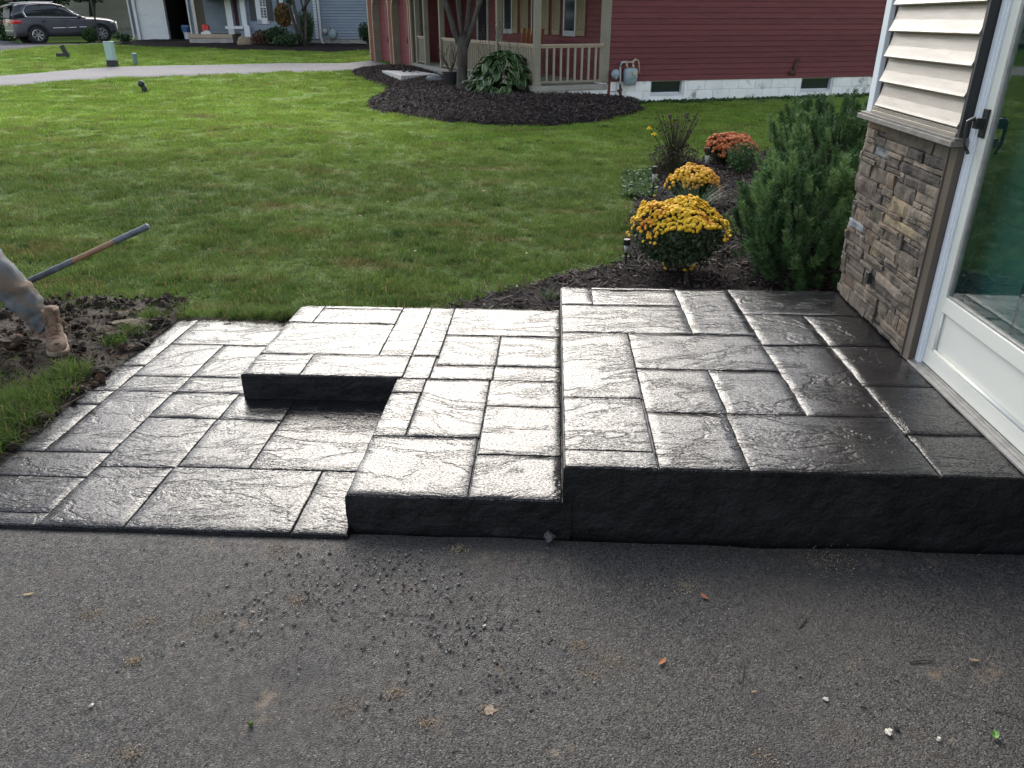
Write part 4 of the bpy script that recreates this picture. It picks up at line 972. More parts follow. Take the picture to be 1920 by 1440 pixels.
lump('stone', 'whitish angular stone beside a dark one at the right front of the driveway', 'stone', 1666, 1375, .0115, 'whitestone', 1)
lump('stone', 'dark stone touching the whitish angular stone', 'stone', 1680, 1369, .009, 'gravel', 2)
lump('stone', 'small pale stone below the lone black twig, right half of the driveway', 'stone', 1548, 1313, .007, 'whitestone', 3)
lump('stone', 'small cream stone near the right front corner of the driveway', 'stone', 1760, 1387, .007, 'whitestone', 4)
lump('stone', 'pale stone nearest the bottom left of the driveway', 'stone', 172, 1325, .007, 'whitestone', 5)
lump('stone', 'white stone near the middle of the driveway, below the landing', 'stone', 908, 1175, .006, 'whitestone', 6)
lump('mortar_splash', 'pinkish dried mortar splash in the middle of the driveway', 'mortar splash', 921, 1331, .017, 'splash', 7, (1,.8,.05))
lump('wood_chunk', 'dark block chip against the foot of the middle step', 'block chip', 1030, 1012, .026, 'gravel', 8, (1.1,.7,.6))
lump('moss_tuft', 'green moss tuft at the front centre left of the driveway', 'moss', 471, 1360, .010, 'moss', 9, (.8,.7,.7))
def leaf(label, px_, py_, L, wd, ang, m, curl=.4, name='leaf'):
    q = onz(px_, py_, 0); b = MB(); n = 6; vs = []; fs = []
    for i in range(n+1):
        t = i/n; ww = wd*math.sin(PI*min(.98, t+.03))**.7/2*(1+.2*math.sin(i*2.3)); x = (t-.5)*L; z = .003+curl*L*.5*abs(t-.5)
        vs += [(x, -ww, z+ww*curl*.8), (x, 0, z), (x, ww, z+ww*curl*.5)]
    for i in range(n):
        for k in range(2): a = i*3+k; fs.append((a, a+1, a+4, a+3))
    b.add(vs, fs); o = b.build(name, M[m], loc=(q.x, q.y, .002), rot=(0,0,ang)); sm = o.modifiers.new('thickness', 'SOLIDIFY'); sm.thickness = .0006; tag(o, label, 'leaf')
leaf('curled orange-red dry leaf in the middle of the driveway', 1242, 1243, .035, .014, .9, 'dryleaf')
leaf('folded brown leaf near the landing, right of the orange one', 1321, 1122, .032, .016, -.9, 'dryleaf')
leaf('slim tan leaf on the left of the driveway', 55, 1116, .034, .011, .3, 'tanleaf', .2)
leaf('fresh green crumpled leaf at the right front of the driveway', 1864, 1382, .03, .02, 1.2, 'greenleaf', .8)
leaf('tan curled sliver below the black upright twig', 1413, 1299, .018, .005, .3, 'tanleaf', .2)
leaf('faded tan leaf at the right edge of the driveway', 1826, 1240, .03, .008, -.1, 'tanleaf', .2)
def stick_(label, p0, p1, r=.0022):
    a = onz(*p0, 0); c = onz(*p1, 0); b = MB(); mid = (a+c)/2+Vector((.004,.003,.002)); z = Vector((0,0,r*1.4)); b.tube([a+z-a, mid+z-a, c+z-a], [r, r, r*.7], 6)
    tag(b.build('twig', M['stick'], loc=a), label, 'twig', 'dark twigs on the driveway')
stick_('black upright twig in the middle right of the driveway', (1393,1243), (1391,1280))
stick_('straight twig lying level at the right of the driveway', (1706,1243), (1750,1240))
stick_('twig leaning right of the folded brown leaf', (1498,1178), (1513,1160))
stick_('long twig below the landing at the right', (1680,1078), (1725,1092), .0017)
stick_('long thin twig at the right front edge', (1865,1334), (1925,1352), .0017)
stick_('short twig below the landing, left of the brown leaf', (1152,1088), (1166,1101), .0015)
stick_('forked twig below the left end of the landing', (1204,1105), (1208,1082), .0015)
stick_('thin pale straw on the left front of the driveway', (15,1345), (40,1300), .001)
stick_('twig beside the gravel clump left of the steps', (575,1142), (597,1124), .0014)

# ================================================================== PERSON with a pole at the left edge
pb = onz(110, 668, .035)
person = thing('person', 'crouching worker in faded dusty jeans and tan work boots reaching in from the left edge', 'person', (pb.x, pb.y+.14, .045))
PO = Vector(person.location)
def PL(v): return Vector(v)-PO
def skin_mesh(name, m, joints, edges, parent, sub=2, disp=0, root=0):
    me = bpy.data.meshes.new(name); me.from_pydata([tuple(j[:3]) for j in joints], edges, []); me.materials.append(m)
    o = bpy.data.objects.new(name, me); COL.objects.link(o); o.parent = parent
    sk = o.modifiers.new('skin', 'SKIN'); sk.use_smooth_shade = True
    if not me.skin_vertices: me.skin_vertices.new()
    for i, j in enumerate(joints):
        r = j[3] if isinstance(j[3], tuple) else (j[3], j[3]); me.skin_vertices[0].data[i].radius = r; me.skin_vertices[0].data[i].use_root = (i == root)
    s = o.modifiers.new('sub', 'SUBSURF'); s.levels = sub; s.render_levels = sub
    if disp:
        t = bpy.data.textures.new(name+'_folds', 'CLOUDS'); t.noise_scale = .075; t.noise_depth = 3
        d = o.modifiers.new('folds', 'DISPLACE'); d.texture = t; d.strength = disp; d.mid_level = .5; d.texture_coords = 'LOCAL'
    return o
YL = pb.y+.2
ank = PL(ony(84, 604, YL)); mid = PL(ony(30, 548, YL)); kne = PL(ony(-32, 488, YL)); hip = PL((-3.86, YL+.1, .62))
# denim legs: one hand-lofted leg with wrinkles, plus the rest of the trousers behind the frame edge
def leg_loft(pts, rads, n=22, per=9, seed=0):
    rings = []; P = [Vector(p) for p in pts]; tot = (len(P)-1)*per
    for i in range(tot+1):
        t = i/per; k = min(int(t), len(P)-2); f = t-k; f2 = f*f*(3-2*f)*.35+f*.65; c = P[k].lerp(P[k+1], f2); r = rads[k]*(1-f2)+rads[k+1]*f2
        d = (P[min(k+1, len(P)-1)]-P[k]).normalized(); 
        if f > .5 and k+2 < len(P): d = d.lerp((P[k+2]-P[k+1]).normalized(), (f-.5)*.9).normalized()
        if f <= .5 and k > 0: d = d.lerp((P[k]-P[k-1]).normalized(), (.5-f)*.9).normalized()
        a = d.cross(Vector((0,1,0))).normalized(); b_ = d.cross(a); ring = []
        for q in range(n):
            an = 2*PI*q/n; v = a*math.cos(an)+b_*math.sin(an)
            w_ = .011*noise.noise(Vector((math.cos(an)*1.6, math.sin(an)*1.6, i*.42+seed)))*2 + .006*noise.noise(Vector((math.cos(an)*3, math.sin(an)*3, i*.9+seed)))*2
            w_ += .007*math.sin(i*1.3+math.cos(an)*2.2)*(1 if i < per*.8 else .3)
            if i == 1: w_ -= .006
            ring.append(c+v*(r+w_))
        rings.append(ring)
    return rings
cuff = ank+(ank-mid).normalized()*.035
b = MB(); b.loft(leg_loft([cuff, ank+(mid-ank)*.25, mid, kne, kne*.5+hip*.5+Vector((0,-.02,.04)), hip], [.068,.073,.092,.105,.11,.125]))
b.loft(leg_loft([PL((-3.98,YL-.38,.16)), PL((-3.95,YL-.3,.38)), PL((-3.78,YL-.28,.60)), PL((-3.7,YL-.05,.63)), hip+Vector((-.05,.0,.0))], [.072,.09,.105,.115,.125], seed=7))
b.loft(leg_loft([hip+Vector((-.02,-.12,-.06)), hip+Vector((0,-.02,.03)), hip+Vector((.03,.06,.12))], [.14,.175,.165], seed=3))
b.build('jeans', M['jeans'], person, smooth=True)
chest = hip+Vector((.10,.02,.42)); neck = hip+Vector((.15,.03,.56)); head = hip+Vector((.2,.03,.66))
hr = PL((-3.58, 4.30, .165)); hl = PL((-3.78, 4.30, .08))
J = [(*hip, .13), (*(hip+Vector((.12,.02,.22))), .15), (*chest, .16), (*neck, .06), (*head, .085), (*(head+Vector((.03,0,.10))), .075),
     (*(chest+Vector((.02,.2,.0))), .07), (*((chest+Vector((.02,.2,0))).lerp(hr, .5)+Vector((.10,.05,0))), .05), (*hr, .03),
     (*(chest+Vector((-.02,-.2,.0))), .07), (*((chest+Vector((-.02,-.2,0))).lerp(hl, .5)+Vector((.02,-.1,0))), .05), (*hl, .03),
     (*(hip+Vector((0,.02,-.05))), .11), (*(kne), .055), (*(ank+(kne-ank)*.15), .03)]
E_ = [(0,1),(1,2),(2,3),(3,4),(4,5),(2,6),(6,7),(7,8),(2,9),(9,10),(10,11),(0,12),(12,13),(13,14)]
skin_mesh('body', M['skin'], J, E_, person)
J2 = [(*(hip+Vector((0,0,.06))), .165), (*(hip+Vector((.12,.02,.24))), .18), (*chest, .185), (*(chest+Vector((.05,0,.07))), .1),
      (*(chest+Vector((.02,.2,.0))), .09), (*((chest+Vector((.02,.2,0))).lerp(hr, .5)+Vector((.10,.05,0))), .068), (*((chest+Vector((.02,.2,0))).lerp(hr, .85)+Vector((.03,.02,0))), .05),
      (*(chest+Vector((-.02,-.2,.0))), .09), (*((chest+Vector((-.02,-.2,0))).lerp(hl, .5)+Vector((.02,-.1,0))), .068), (*((chest+Vector((-.02,-.2,0))).lerp(hl, .85)+Vector((.01,-.03,0))), .05)]
skin_mesh('shirt', M['shirt'], J2, [(0,1),(1,2),(2,3),(2,4),(4,5),(5,6),(2,7),(7,8),(8,9)], person, disp=.02)
def hand(c, parent):
    b = MB(); ax = Vector((1.01,0,.436)).normalized(); up = Vector((-.4,0,.9)).normalized(); side = Vector((0,1,0))
    b.blob(c+up*.022, .035, 2, 10, 8, .08, (1.2,.8,.6))
    for k in range(4):
        o = ax*(.022*(k-1.5)); r = .0095-.0006*abs(k-1.5)
        b.tube([c+o+up*.03-side*.01, c+o+up*.022-side*.034, c+o-up*.004-side*.034, c+o-up*.018-side*.012], [r, r, r*.92, r*.75], 8)
    b.tube([c-ax*.035+up*.02+side*.01, c-ax*.03+side*.03, c-ax*.01-up*.012+side*.026], [.012,.011,.008], 8)
    b.build('hand', M['skin'], parent, smooth=True)
hand(hr, person); hand(hl, person)
b = MB(); b.blob(head+Vector((.03,0,.07)), .1, 3, 14, 10, .05, (1,.85,.9)); b.build('hair', M['hair'], person, smooth=True)
b = MB(); b.lathe([(.104,.05),(.1,.1),(.07,.15),(.01,.165)], c=head+Vector((.02,0,0)), n=18); b.box(head.x+.06, head.x+.2, head.y-.06, head.y+.06, head.z+.055, head.z+.065); b.build('cap', M['capcloth'], person, smooth=False)
# boots
def boot(loc, ang, parent):
    # stations along the foot: x, half width, sole bottom->top, upper top height
    st = [(-.105,.030,.075),(-.095,.040,.14),(-.06,.044,.15),(-.01,.045,.145),(.035,.045,.115),(.08,.049,.085),(.125,.052,.072),(.16,.049,.064),(.185,.038,.05),(.198,.018,.03)]
    def ring(x, w_, h, z0, n=16, pw=2.6):
        r = []
        for k in range(n):
            a = 2*PI*k/n; c, s = math.cos(a), math.sin(a); r.append((x, w_*abs(c)**(2/pw)*(1 if c >= 0 else -1), z0+(h-z0)/2+(h-z0)/2*abs(s)**(2/pw)*(1 if s >= 0 else -1)))
        return r
    T = Matrix.Translation(loc) @ Matrix.Rotation(ang, 4, 'Z')
    b = MB(); b.loft([[T @ Vector(v) for v in ring(x, w_+.003*noise.noise(Vector((x*40, 1, 1))), h, .016)] for x, w_, h in st])
    # shaft around the ankle, padded collar
    for_ = [(.0,.047,.056,.10),(-.02,.044,.052,.135),(-.028,.046,.055,.165),(-.03,.049,.060,.185),(-.032,.05,.062,.2),(-.033,.044,.054,.203)]
    b.loft([[T @ Vector((cx-.02+rx*math.cos(2*PI*k/18)*1.05, ry*math.sin(2*PI*k/18), z)) for k in range(18)] for cx, ry, rx, z in for_])
    up = b.build('boot', M['boot'], parent, smooth=True)
    b = MB(); b.loft([[T @ Vector(v) for v in ring(x*1.03+.002, w_*1.12+.002, .024 + (.004 if x < -.02 else 0), -.004, pw=4)] for x, w_, h in st]); b.build('sole', M['sole'], up)
    b = MB(); b.loft([[T @ Vector((x, w_*1.015*c_, h*s_+.004)) for c_, s_ in [(math.cos(a), max(.25, math.sin(a))) for a in [PI*k/12 for k in range(13)]]] for x, w_, h in ((.108,.05,.078),(.112,.052,.079),(.116,.05,.077))], cap=False); b.build('toe_seam', M['lace'], up)
    b = MB(); b.blob(T @ Vector((.165,.004,.062)), .013, 3, 8, 5, .2, (1.0,1.2,.35)); b.build('scuff', M['stick'], up)
    b = MB()
    for k in range(5):
        x = .082-.024*k; z = .088+.017*k+.004*k*k*.4; s = 1 if k % 2 else -1
        b.tube([T @ Vector((x, -.036, z-.012)), T @ Vector((x-.004*s, -.012, z+.002)), T @ Vector((x+.004*s, .012, z+.002)), T @ Vector((x, .036, z-.012))], .0028, 5)
        b.tube([T @ Vector((x, -.034*s, z-.01)), T @ Vector((x-.012, 0, z+.008)), T @ Vector((x-.024, .034*s, z+.008))], .0024, 5)
    for s in (-1, 1):
        b.tube([T @ Vector((-.01,.02*s,.165)), T @ Vector((.02,.05*s,.15)), T @ Vector((.03,.085*s,.105)), T @ Vector((.06,.08*s,.07)), T @ Vector((.05,.055*s,.085))], .0025, 5)
    b.build('bootlace', M['lace'], up)
    b = MB(); b.loft([[T @ Vector((x, y, z)) for x, y, z in ((cx, -.024, cz-.004), (cx+.005, -.01, cz+.006), (cx+.005, .01, cz+.006), (cx, .024, cz-.004), (cx-.008, 0, cz-.006))] for cx, cz in ((.075,.086),(.045,.105),(.02,.135),(.008,.17),(.008,.205),(.0,.222))]); b.build('tongue', M['boot'], up, smooth=True)
    return up
boot((-.095, .015, .0), R(-58), person)
boot(PL((-3.96, YL-.42, .02)), R(-60), person)
# the long pole
a = ony(278, 424, 4.3); c = ony(55, 527, 4.3); d = (a-c).normalized(); e0 = a; e1 = a-d*1.72
pole = thing('rake', 'long rake pole of worn wood with grey taped ends, slanting up over the lawn', 'rake', tuple(e1))
def PP(t): return (e0-d*t)-e1
b = MB(); b.tube([PP(.008), PP(.4), PP(1.0), PP(1.7)], [.0165,.0165,.0168,.017], 14); b.build('pole', M['wood_pole'], pole, smooth=True)
b = MB(); n = 9; b.tube([PP(0)]+[PP(.004+.235*i/n) for i in range(n+1)], [.015]+[.0182+.0008*math.sin(i*2.1) for i in range(n+1)], 14); b.build('tape_wrap', M['tape'], pole, smooth=True)
b = MB(); b.tube([PP(.545+.5*i/16) for i in range(17)], [.0185+.0011*math.sin(i*1.7) for i in range(17)], 14); b.build('tape_wrap', M['tape'], pole, smooth=True)
b = MB(); b.box(-.03,.0,-.25,.25,.0,.03); 
for k in range(14): b.tube([(-.015,-.24+.037*k,.01),(-.03,-.24+.037*k,-.05)], .004, 5)
b.build('rake_head', M['steel'], pole)

# ================================================================== NEIGHBOUR HOUSES
class Fr:
    def __init__(s, A, deg):
        s.A = A; a = R(deg); s.u = (math.cos(a), math.sin(a)); s.v = (-math.sin(a), math.cos(a)); s.ang = a
    def loc(s, x, y):
        dx, dy = x-s.A[0], y-s.A[1]; return (dx*s.u[0]+dy*s.u[1], dx*s.v[0]+dy*s.v[1])
    def onv(s, px, py, v=0):
        r = ray(px, py); o = s.loc(0, 0); d = (r[0]*s.u[0]+r[1]*s.u[1], r[0]*s.v[0]+r[1]*s.v[1]); t = (v-o[1])/d[1]; return (o[0]+t*d[0], v, CAM_H+r[2]*t)
    def onu(s, px, py, u=0):
        r = ray(px, py); o = s.loc(0, 0); d = (r[0]*s.u[0]+r[1]*s.u[1], r[0]*s.v[0]+r[1]*s.v[1]); t = (u-o[0])/d[0]; return (u, o[1]+t*d[1], CAM_H+r[2]*t)
def board_mesh(L, e, m, lean=.018):
    b = MB(); prof = [(0, e+.012), (-.004, e), (-lean, .003), (-lean+.003, 0), (0, 0)]
    vs = [(x, y, z) for x in (0, L) for y, z in prof]; n = len(prof)
    b.add(vs, [(i, i+n, i+1+n, i+1) for i in range(n-1)] + [tuple(range(n)), tuple(range(2*n-1, n-1, -1))]); return b.mesh('siding_board', m)
A2 = (1.108, 16.912); RS = Fr(A2, 17.9); RF = Fr(A2, 23.5)
red = thing('red_house', 'dark red clapboard house with tan porch railing and whitewashed foundation', 'house', (*A2, 0), RF.ang)
SA = R(17.9-23.5); ex = .106
# side wall facing us
meb = board_mesh(6.30, ex, M['red'])
for k in range(19): inst('siding_board', meb, red, loc=(0, 0, .600+ex*k), rot=(0,0,SA))
b = MB(); b.box(.0, 6.3, .003, .2, .60, 3.2); b.box(.0, 6.3, -.015, .2, 2.615, 3.2); b.build('wall', M['red'], red, rot=(0,0,SA))
b = MB(); b.box(-.215, -.115, -.035, .0, .60, 3.2); b.box(-.115, -.004, -.03, .0, .585, 3.2); b.build('corner_trim', M['taupe'], red, rot=(0,0,SA), bevel=.004)
b = MB(); b.box(6.302, 6.44, -.03, .1, .58, 3.2); b.build('corner_trim', M['taupe'], red, rot=(0,0,SA), bevel=.004)
# foundation blocks with openings for the two basement windows
WN = [(.95, 1.72), (4.52, 5.33)]
b = MB(); u0 = -.2
for (a_, c_) in WN+[(6.44, 6.44)]: b.box(u0, a_, .03, .25, -.15, .597); u0 = c_
for (a_, c_) in WN: b.box(a_, c_, .03, .25, -.15, .30); b.box(a_, c_, .20, .25, .30, .597)
b.build('foundation', M['whitewall'], red, rot=(0,0,SA))
rw = 0
for z0 in (.405, .21, .015, -.18):
    z1 = z0+.19; cuts = []; u = -.2-(.2 if rw % 2 else 0); rw += 1
    while u < 6.44:
        a_, c_ = max(u, -.2), min(u+.4, 6.44)
        segs = [(a_, c_)]
        if z1 > .31:
            for (w0, w1) in WN:
                ns = []
                for s0, s1 in segs:
                    if s1 <= w0 or s0 >= w1: ns.append((s0, s1))
                    else:
                        if s0 < w0: ns.append((s0, w0))
                        if s1 > w1: ns.append((w1, s1))
                segs = ns
        for s0, s1 in segs:
            if s1-s0 > .05:
                b = MB(); b.box(.0035, s1-s0-.0035, -.0, .028, .003, .187); b.build('block', M['whitewall'], red, loc=(math.cos(SA)*s0-math.sin(SA)*.006, math.sin(SA)*s0+math.cos(SA)*.006, z0), rot=(0,0,SA), bevel=.004)
        u += .4
for (w0, w1) in WN:
    b = MB(); z0 = .31; b.box(w0+.002, w1-.002, .02, .19, z0-.008, z0+.03); b.box(w0+.002, w0+.03, .03, .19, z0+.03, .595); b.box(w1-.05, w1-.002, .02, .19, z0+.03, .595); b.box(w0+.03, w1-.05, .10, .14, z0+.03, z0+.055); b.box(w0+.03,w1-.05,.10,.14,.575,.595)
    wn = b.build('basement_window', M['white'], red, rot=(0,0,SA), bevel=.003)
    b = MB(); b.box(w0+.03, w1-.05, .115, .125, z0+.055, .575); b.build('pane', M['darkglass'], wn)
# recessed wing right of the corner
b = MB(); b.box(6.44, 10.5, 1.0, 1.2, .2, 3.2); b.build('wall', M['red'], red, rot=(0,0,SA))
mew = board_mesh(4.0, ex, M['red'])
for k in range(19): p = Vector((6.44, 1.0, 0)); p.rotate(Matrix.Rotation(SA, 3, 'Z')); inst('siding_board', mew, red, loc=(p.x, p.y, .5+ex*k), rot=(0,0,SA))
q = RS.onv(1664, 55, .93); b = MB(); b.box(q[0]-.2, q[0]+.6, .85, .97, q[2]-.16, q[2]+.14); b.build('side_window', M['jamb_white'], red, rot=(0,0,SA), bevel=.005)
q = RS.onv(1690, 8, .93); b = MB(); b.box(q[0]-.45, q[0]+.6, .90, .97, q[2]-.1, q[2]+.8); b.build('side_window', M['pipegrey'], red, rot=(0,0,SA), bevel=.005)
# porch
UC, VC = -1.66, -.124; LP = 9.6
b = MB(); b.add([(0,-.02,.56),(UC-.04,VC-.03,.56),(UC-.04,LP,.56),(0,LP,.56),(0,-.02,.46),(UC-.04,VC-.03,.46),(UC-.04,LP,.46),(0,LP,.46)], [(0,3,2,1),(4,5,6,7),(0,1,5,4),(1,2,6,5),(2,3,7,6),(3,0,4,7)])
b.build('porch_deck', M['deck'], red, bevel=.006)
b = MB(); b.add([(-.02,.02,.46),(UC+.03,VC+.05,.46),(UC+.03,LP,.46),(-.02,LP,.46),(-.02,.02,-.1),(UC+.03,VC+.05,-.1),(UC+.03,LP,-.1),(-.02,LP,-.1)], [(0,3,2,1),(4,5,6,7),(0,1,5,4),(1,2,6,5),(2,3,7,6),(3,0,4,7)])
b.build('porch_foundation', M['whitewall'], red)
dv = math.atan2(-VC, -UC)  # direction along the short porch side
k = 0
for z0 in (.262, .064, -.134):
    s = -.2 if k % 2 else 0; k += 1
    while s < 1.62:
        a_, c_ = max(.02, s), min(1.60, s+.4)
        if c_-a_ > .06: b = MB(); b.box(a_+.003, c_-.003, -.012, .012, 0, .19); b.build('block', M['whitewall'], red, loc=(UC+.03, VC+.05, z0), rot=(0,0,dv), bevel=.004)
        s += .4
def post(v, w_=.12, u=None, z1=2.75):
    u = UC+.05 if u is None else u
    b = MB(); b.box(-w_/2, w_/2, -w_/2, w_/2, 0, z1-.56); b.box(-w_/2-.012, w_/2+.012, -w_/2-.012, w_/2+.012, 0, .05); return b.build('porch_post', M['taupe'], red, loc=(u, v, .56), bevel=.004)
V2 = RF.onu(935.5, 40, UC+.05)[1]; V3 = RF.onu(826, 60, UC+.05)[1]; V4 = RF.onu(799, 60, UC+.05)[1]; V5 = RF.onu(783, 60, UC+.05)[1]
V2 = min(max(V2, 2.0), 3.4); V3 = min(V3, 6.6); V4 = min(V4, 8.4); V5 = min(V5, 9.45)
post(VC+.05); post(V2); post(V3, .13); post(V4, .13); post(V5, .13)
def railing(p0, p1, n):
    p0 = Vector(p0); p1 = Vector(p1); L = (p1-p0).length; an = math.atan2(p1.y-p0.y, p1.x-p0.x)
    b = MB(); b.box(0, L, -.045, .045, .72, .755); b.box(0,L,-.02,.02,.685,.72); rl = b.build('railing', M['tan'], red, loc=(p0.x, p0.y, .56), rot=(0,0,an), bevel=.003)
    b = MB(); b.box(0, L, -.03, .03, .045, .085); b.build('bottom_rail', M['taupe'], rl, bevel=.003)
    b = MB(); b.box(-.018, .018, -.018, .018, .085, .685); bm_ = b.mesh('baluster', M['baluster'])
    for i in range(n): inst('baluster', bm_, rl, loc=(L*(i+1)/(n+1), 0, 0))
railing((UC+.11, VC+.055, 0), (-.16, -.02, 0), 8)
railing((UC+.05, VC+.11, 0), (UC+.05, V2-.06, 0), int((V2-VC)/.15)); railing((UC+.05, V2+.06, 0), (UC+.05, V3-.07, 0), int((V3-V2)/.15)); railing((UC+.05, V4+.07, 0), (UC+.05, V5-.05, 0), max(4, int((V5-V4)/.16)))
# front wall under the porch
b = MB(); b.box(.003, .2, 0, 10, .1, 3.2); b.build('wall', M['red'], red)
mef = board_mesh(9.6, ex, M['red'])
for k in range(19): inst('siding_board', mef, red, loc=(0, 9.6, .56+ex*k), rot=(0,0,-PI/2))
def fv(px_, py_=50): return RF.onu(px_, py_, -.02)[1]
for (xl, xr, sl, sr, yb) in ((1057,1080.5,(1037,1051),(1082,1098),60), (997,1012,(978,991.5),(1014,1030),58), (945,961,None,(961.5,972),56)):
    v0, v1 = sorted((fv(xl), fv(xr))); zb = RF.onu(xr, yb, -.02)[2]
    b = MB(); b.box(-.05, 0, v0, v1, zb-.09, zb-.02); b.box(-.045, 0, v0, v0+.06, zb-.02, 2.5); b.box(-.045, 0, v1-.06, v1, zb-.02, 2.5); b.box(-.045, 0, v0, v1, 2.4, 2.5); b.box(-.04,-.01,v0+.06,v1-.06,zb-.02,zb+.02); wf = b.build('window', M['jamb_white'] if False else M['pipegrey'], red, bevel=.004)
    b = MB(); b.box(-.03, -.02, v0+.06, v1-.06, zb+.02, 2.4); b.build('pane', M['darkglass'], wf)
    for s in (sl, sr):
        if s:
            a_, c_ = sorted((fv(s[0]), fv(s[1]))); b = MB(); b.box(-.05, -.022, a_, a_+.05, zb-.07, 2.5); b.box(-.05, -.022, c_-.05, c_, zb-.07, 2.5); b.box(-.05, -.022, a_+.05, c_-.05, zb-.07, zb+.04)
            z = zb+.05
            while z < 2.45: b.add([(-.048, a_+.05, z), (-.048, c_-.05, z), (-.03, c_-.05, z+.045), (-.03, a_+.05, z+.045)], [(0,1,2,3)]); z += .045
            b.build('shutter', M['shutter'], red)
v0, v1 = sorted((fv(897), fv(914))); b = MB(); b.box(-.05, 0, v0-.1, v0, .56, 2.6); b.box(-.05, 0, v1, v1+.1, .56, 2.6); b.box(-.05,0,v0-.1,v1+.1,2.6,2.7); dr = b.build('front_door', M['pipegrey'], red, bevel=.004)
b = MB(); b.box(-.03, -.01, v0, v1, .57, 2.6); b.build('pane', M['darkglass'], dr)
# garage end
G0 = Vector((UC-.03, 9.62, 0)); G1 = Vector((-2.42, 12.2, 0)); gd = (G1-G0).normalized(); ga = math.atan2(gd.y, gd.x); GL = (G1-G0).length
gf = Fr((0,0), 0)
def gbuild(b, name, m, parent=None, **kw): return b.build(name, m, parent or red, loc=(G0.x, G0.y, 0) if parent is None else (0,0,0), rot=(0,0,ga) if parent is None else (0,0,0), **kw)
# local: t along the wall (x), +y to the left of travel = towards the street; inward = -y
doors = [(.14, 1.14), (1.38, 2.42)]; zg = .30
b = MB()
b.box(-.0, .14, -.5, 0, zg-.2, 2.75); b.box(1.14, 1.38, -.5, 0, zg-.2, 2.75); b.box(2.42, 2.72, -.5, 0, zg-.2, 2.75); b.box(0, 2.72, -.6, 0, 2.75, 3.2)
for (t0, t1) in doors:     # arched heads
    n = 10; r = (t1-t0)/2; c_ = (t0+t1)/2
    for k in range(n):
        a0 = PI*k/n; a1 = PI*(k+1)/n; x0_ = c_+r*math.cos(a0); x1_ = c_+r*math.cos(a1); z0_ = 2.0+.55*math.sin(a0); z1_ = 2.0+.55*math.sin(a1)
        b.add([(x0_,0,z0_),(x1_,0,z1_),(x1_,0,2.75),(x0_,0,2.75),(x0_,-.5,z0_),(x1_,-.5,z1_)], [(0,1,2,3),(0,4,5,1)])
gbuild(b, 'garage_surround', M['taupe'])
b = MB()
for (t0, t1) in ((.03,.10), (1.20,1.32), (2.5,2.66)):
    z = zg+.05; r_ = 0
    while z < 2.7:
        b.box(t0+(.0 if r_ % 2 else .0), t1, -.02, .018, z, z+.066); z += .082; r_ += 1
gbuild(b, 'brick_pier', M['brick'], kind='stuff')
b = MB()
for (t0, t1) in doors:
    b.box(t0-.035, t0, -.02, .03, zg-.1, 2.0); b.box(t1, t1+.035, -.02, .03, zg-.1, 2.0); n = 12; r = (t1-t0)/2+.0175; c_ = (t0+t1)/2
    pts = [(c_+r*math.cos(PI*k/n), .005, 2.0+(.55+.017)*math.sin(PI*k/n)) for k in range(n+1)]
    for p_, q_ in zip(pts, pts[1:]): b.bar(p_, q_, .05, .035, up=(0,1,0))
b.box(-.03, .02, -.02, .04, zg-.1, 2.75); b.box(2.68, 2.74, -.02, .04, zg-.05, 2.75)
gbuild(b, 'arch_trim', M['tan'])
b = MB(); b.box(-.0, 2.7, -.5, .03, zg-.2, zg+.03); gbuild(b, 'garage_sill', M['concrete'], bevel=.005)
for (t0, t1) in doors:
    b = MB(); z = zg+.02
    b.box(t0, t1, -.26, -.22, zg, 2.6); gd_ = gbuild(b, 'garage_door', M['garage_red'])
    for r_ in range(5):
        for c in range(3):
            w_ = (t1-t0)/3; b = MB(); b.box(t0+w_*c+.03, t0+w_*(c+1)-.03, -.222, -.21, zg+.05+.46*r_, zg+.05+.46*r_+.4); b.build('door_panel', M['garage_red'], gd_, bevel=.01)
    b = MB(); b.tube([((t0+t1)/2, -.21, zg+.78), ((t0+t1)/2, -.18, zg+.84), ((t0+t1)/2, -.21, zg+.92)], .012, 6); b.build('handle', M['black'], gd_)
# body and roof of the red house
b = MB(); b.box(.2, 6.0, .35, 12.0, .1, 3.2); b.box(-1.2, 4, 9.8, 12.0, .1, 3.2); b.build('wall', M['red'], red)
b = MB(); b.box(-2.3, 0, -.4, 9.7, 2.80, 2.9); b.build('porch_roof', M['taupe'], red)
b = MB(); vs = [(-2.6,-.6,2.95),(7.6,-.6,2.95),(7.6,13.2,2.95),(-2.6,13.2,2.95),(2.4,-.6,5.6),(2.4,13.2,5.6)]; b.add(vs, [(0,3,2,1),(0,1,4),(2,3,5),(1,2,5,4),(3,0,4,5)]); b.build('roof', M['roof'], red)

# gas meter on the red house
q0 = RS.onv(1163, 190, -.12)
def rs_w(u, v, z): return Vector((A2[0]+u*RS.u[0]+v*RS.v[0], A2[1]+u*RS.u[1]+v*RS.v[1], z))
gm = thing('gas_meter', 'pale blue-grey gas meter with pipes against the whitewashed foundation of the red house', 'gas meter', tuple(rs_w(q0[0], -.12, 0)), RS.ang)
def gx(px_, py_): a = RS.onv(px_, py_, -.12); return (a[0]-q0[0], 0, a[2])
p = [gx(1163, 193), gx(1163, 150), gx(1163, 125), gx(1166, 117), gx(1175, 116)]
b = MB(); b.tube([p[0], p[1], p[2]], .019, 10); b.tube([p[2], p[3], p[4]], .022, 10); b.build('riser_pipe', M['pipegrey'], gm, smooth=True)
b = MB(); b.tube([gx(1163,185), gx(1163,158)], .026, 8); b.tube([gx(1158,171), gx(1166,168)], .03, 8); b.tube([gx(1163,176), gx(1163,173)], .036, 8); b.build('shutoff_valve', M['rust'], gm)
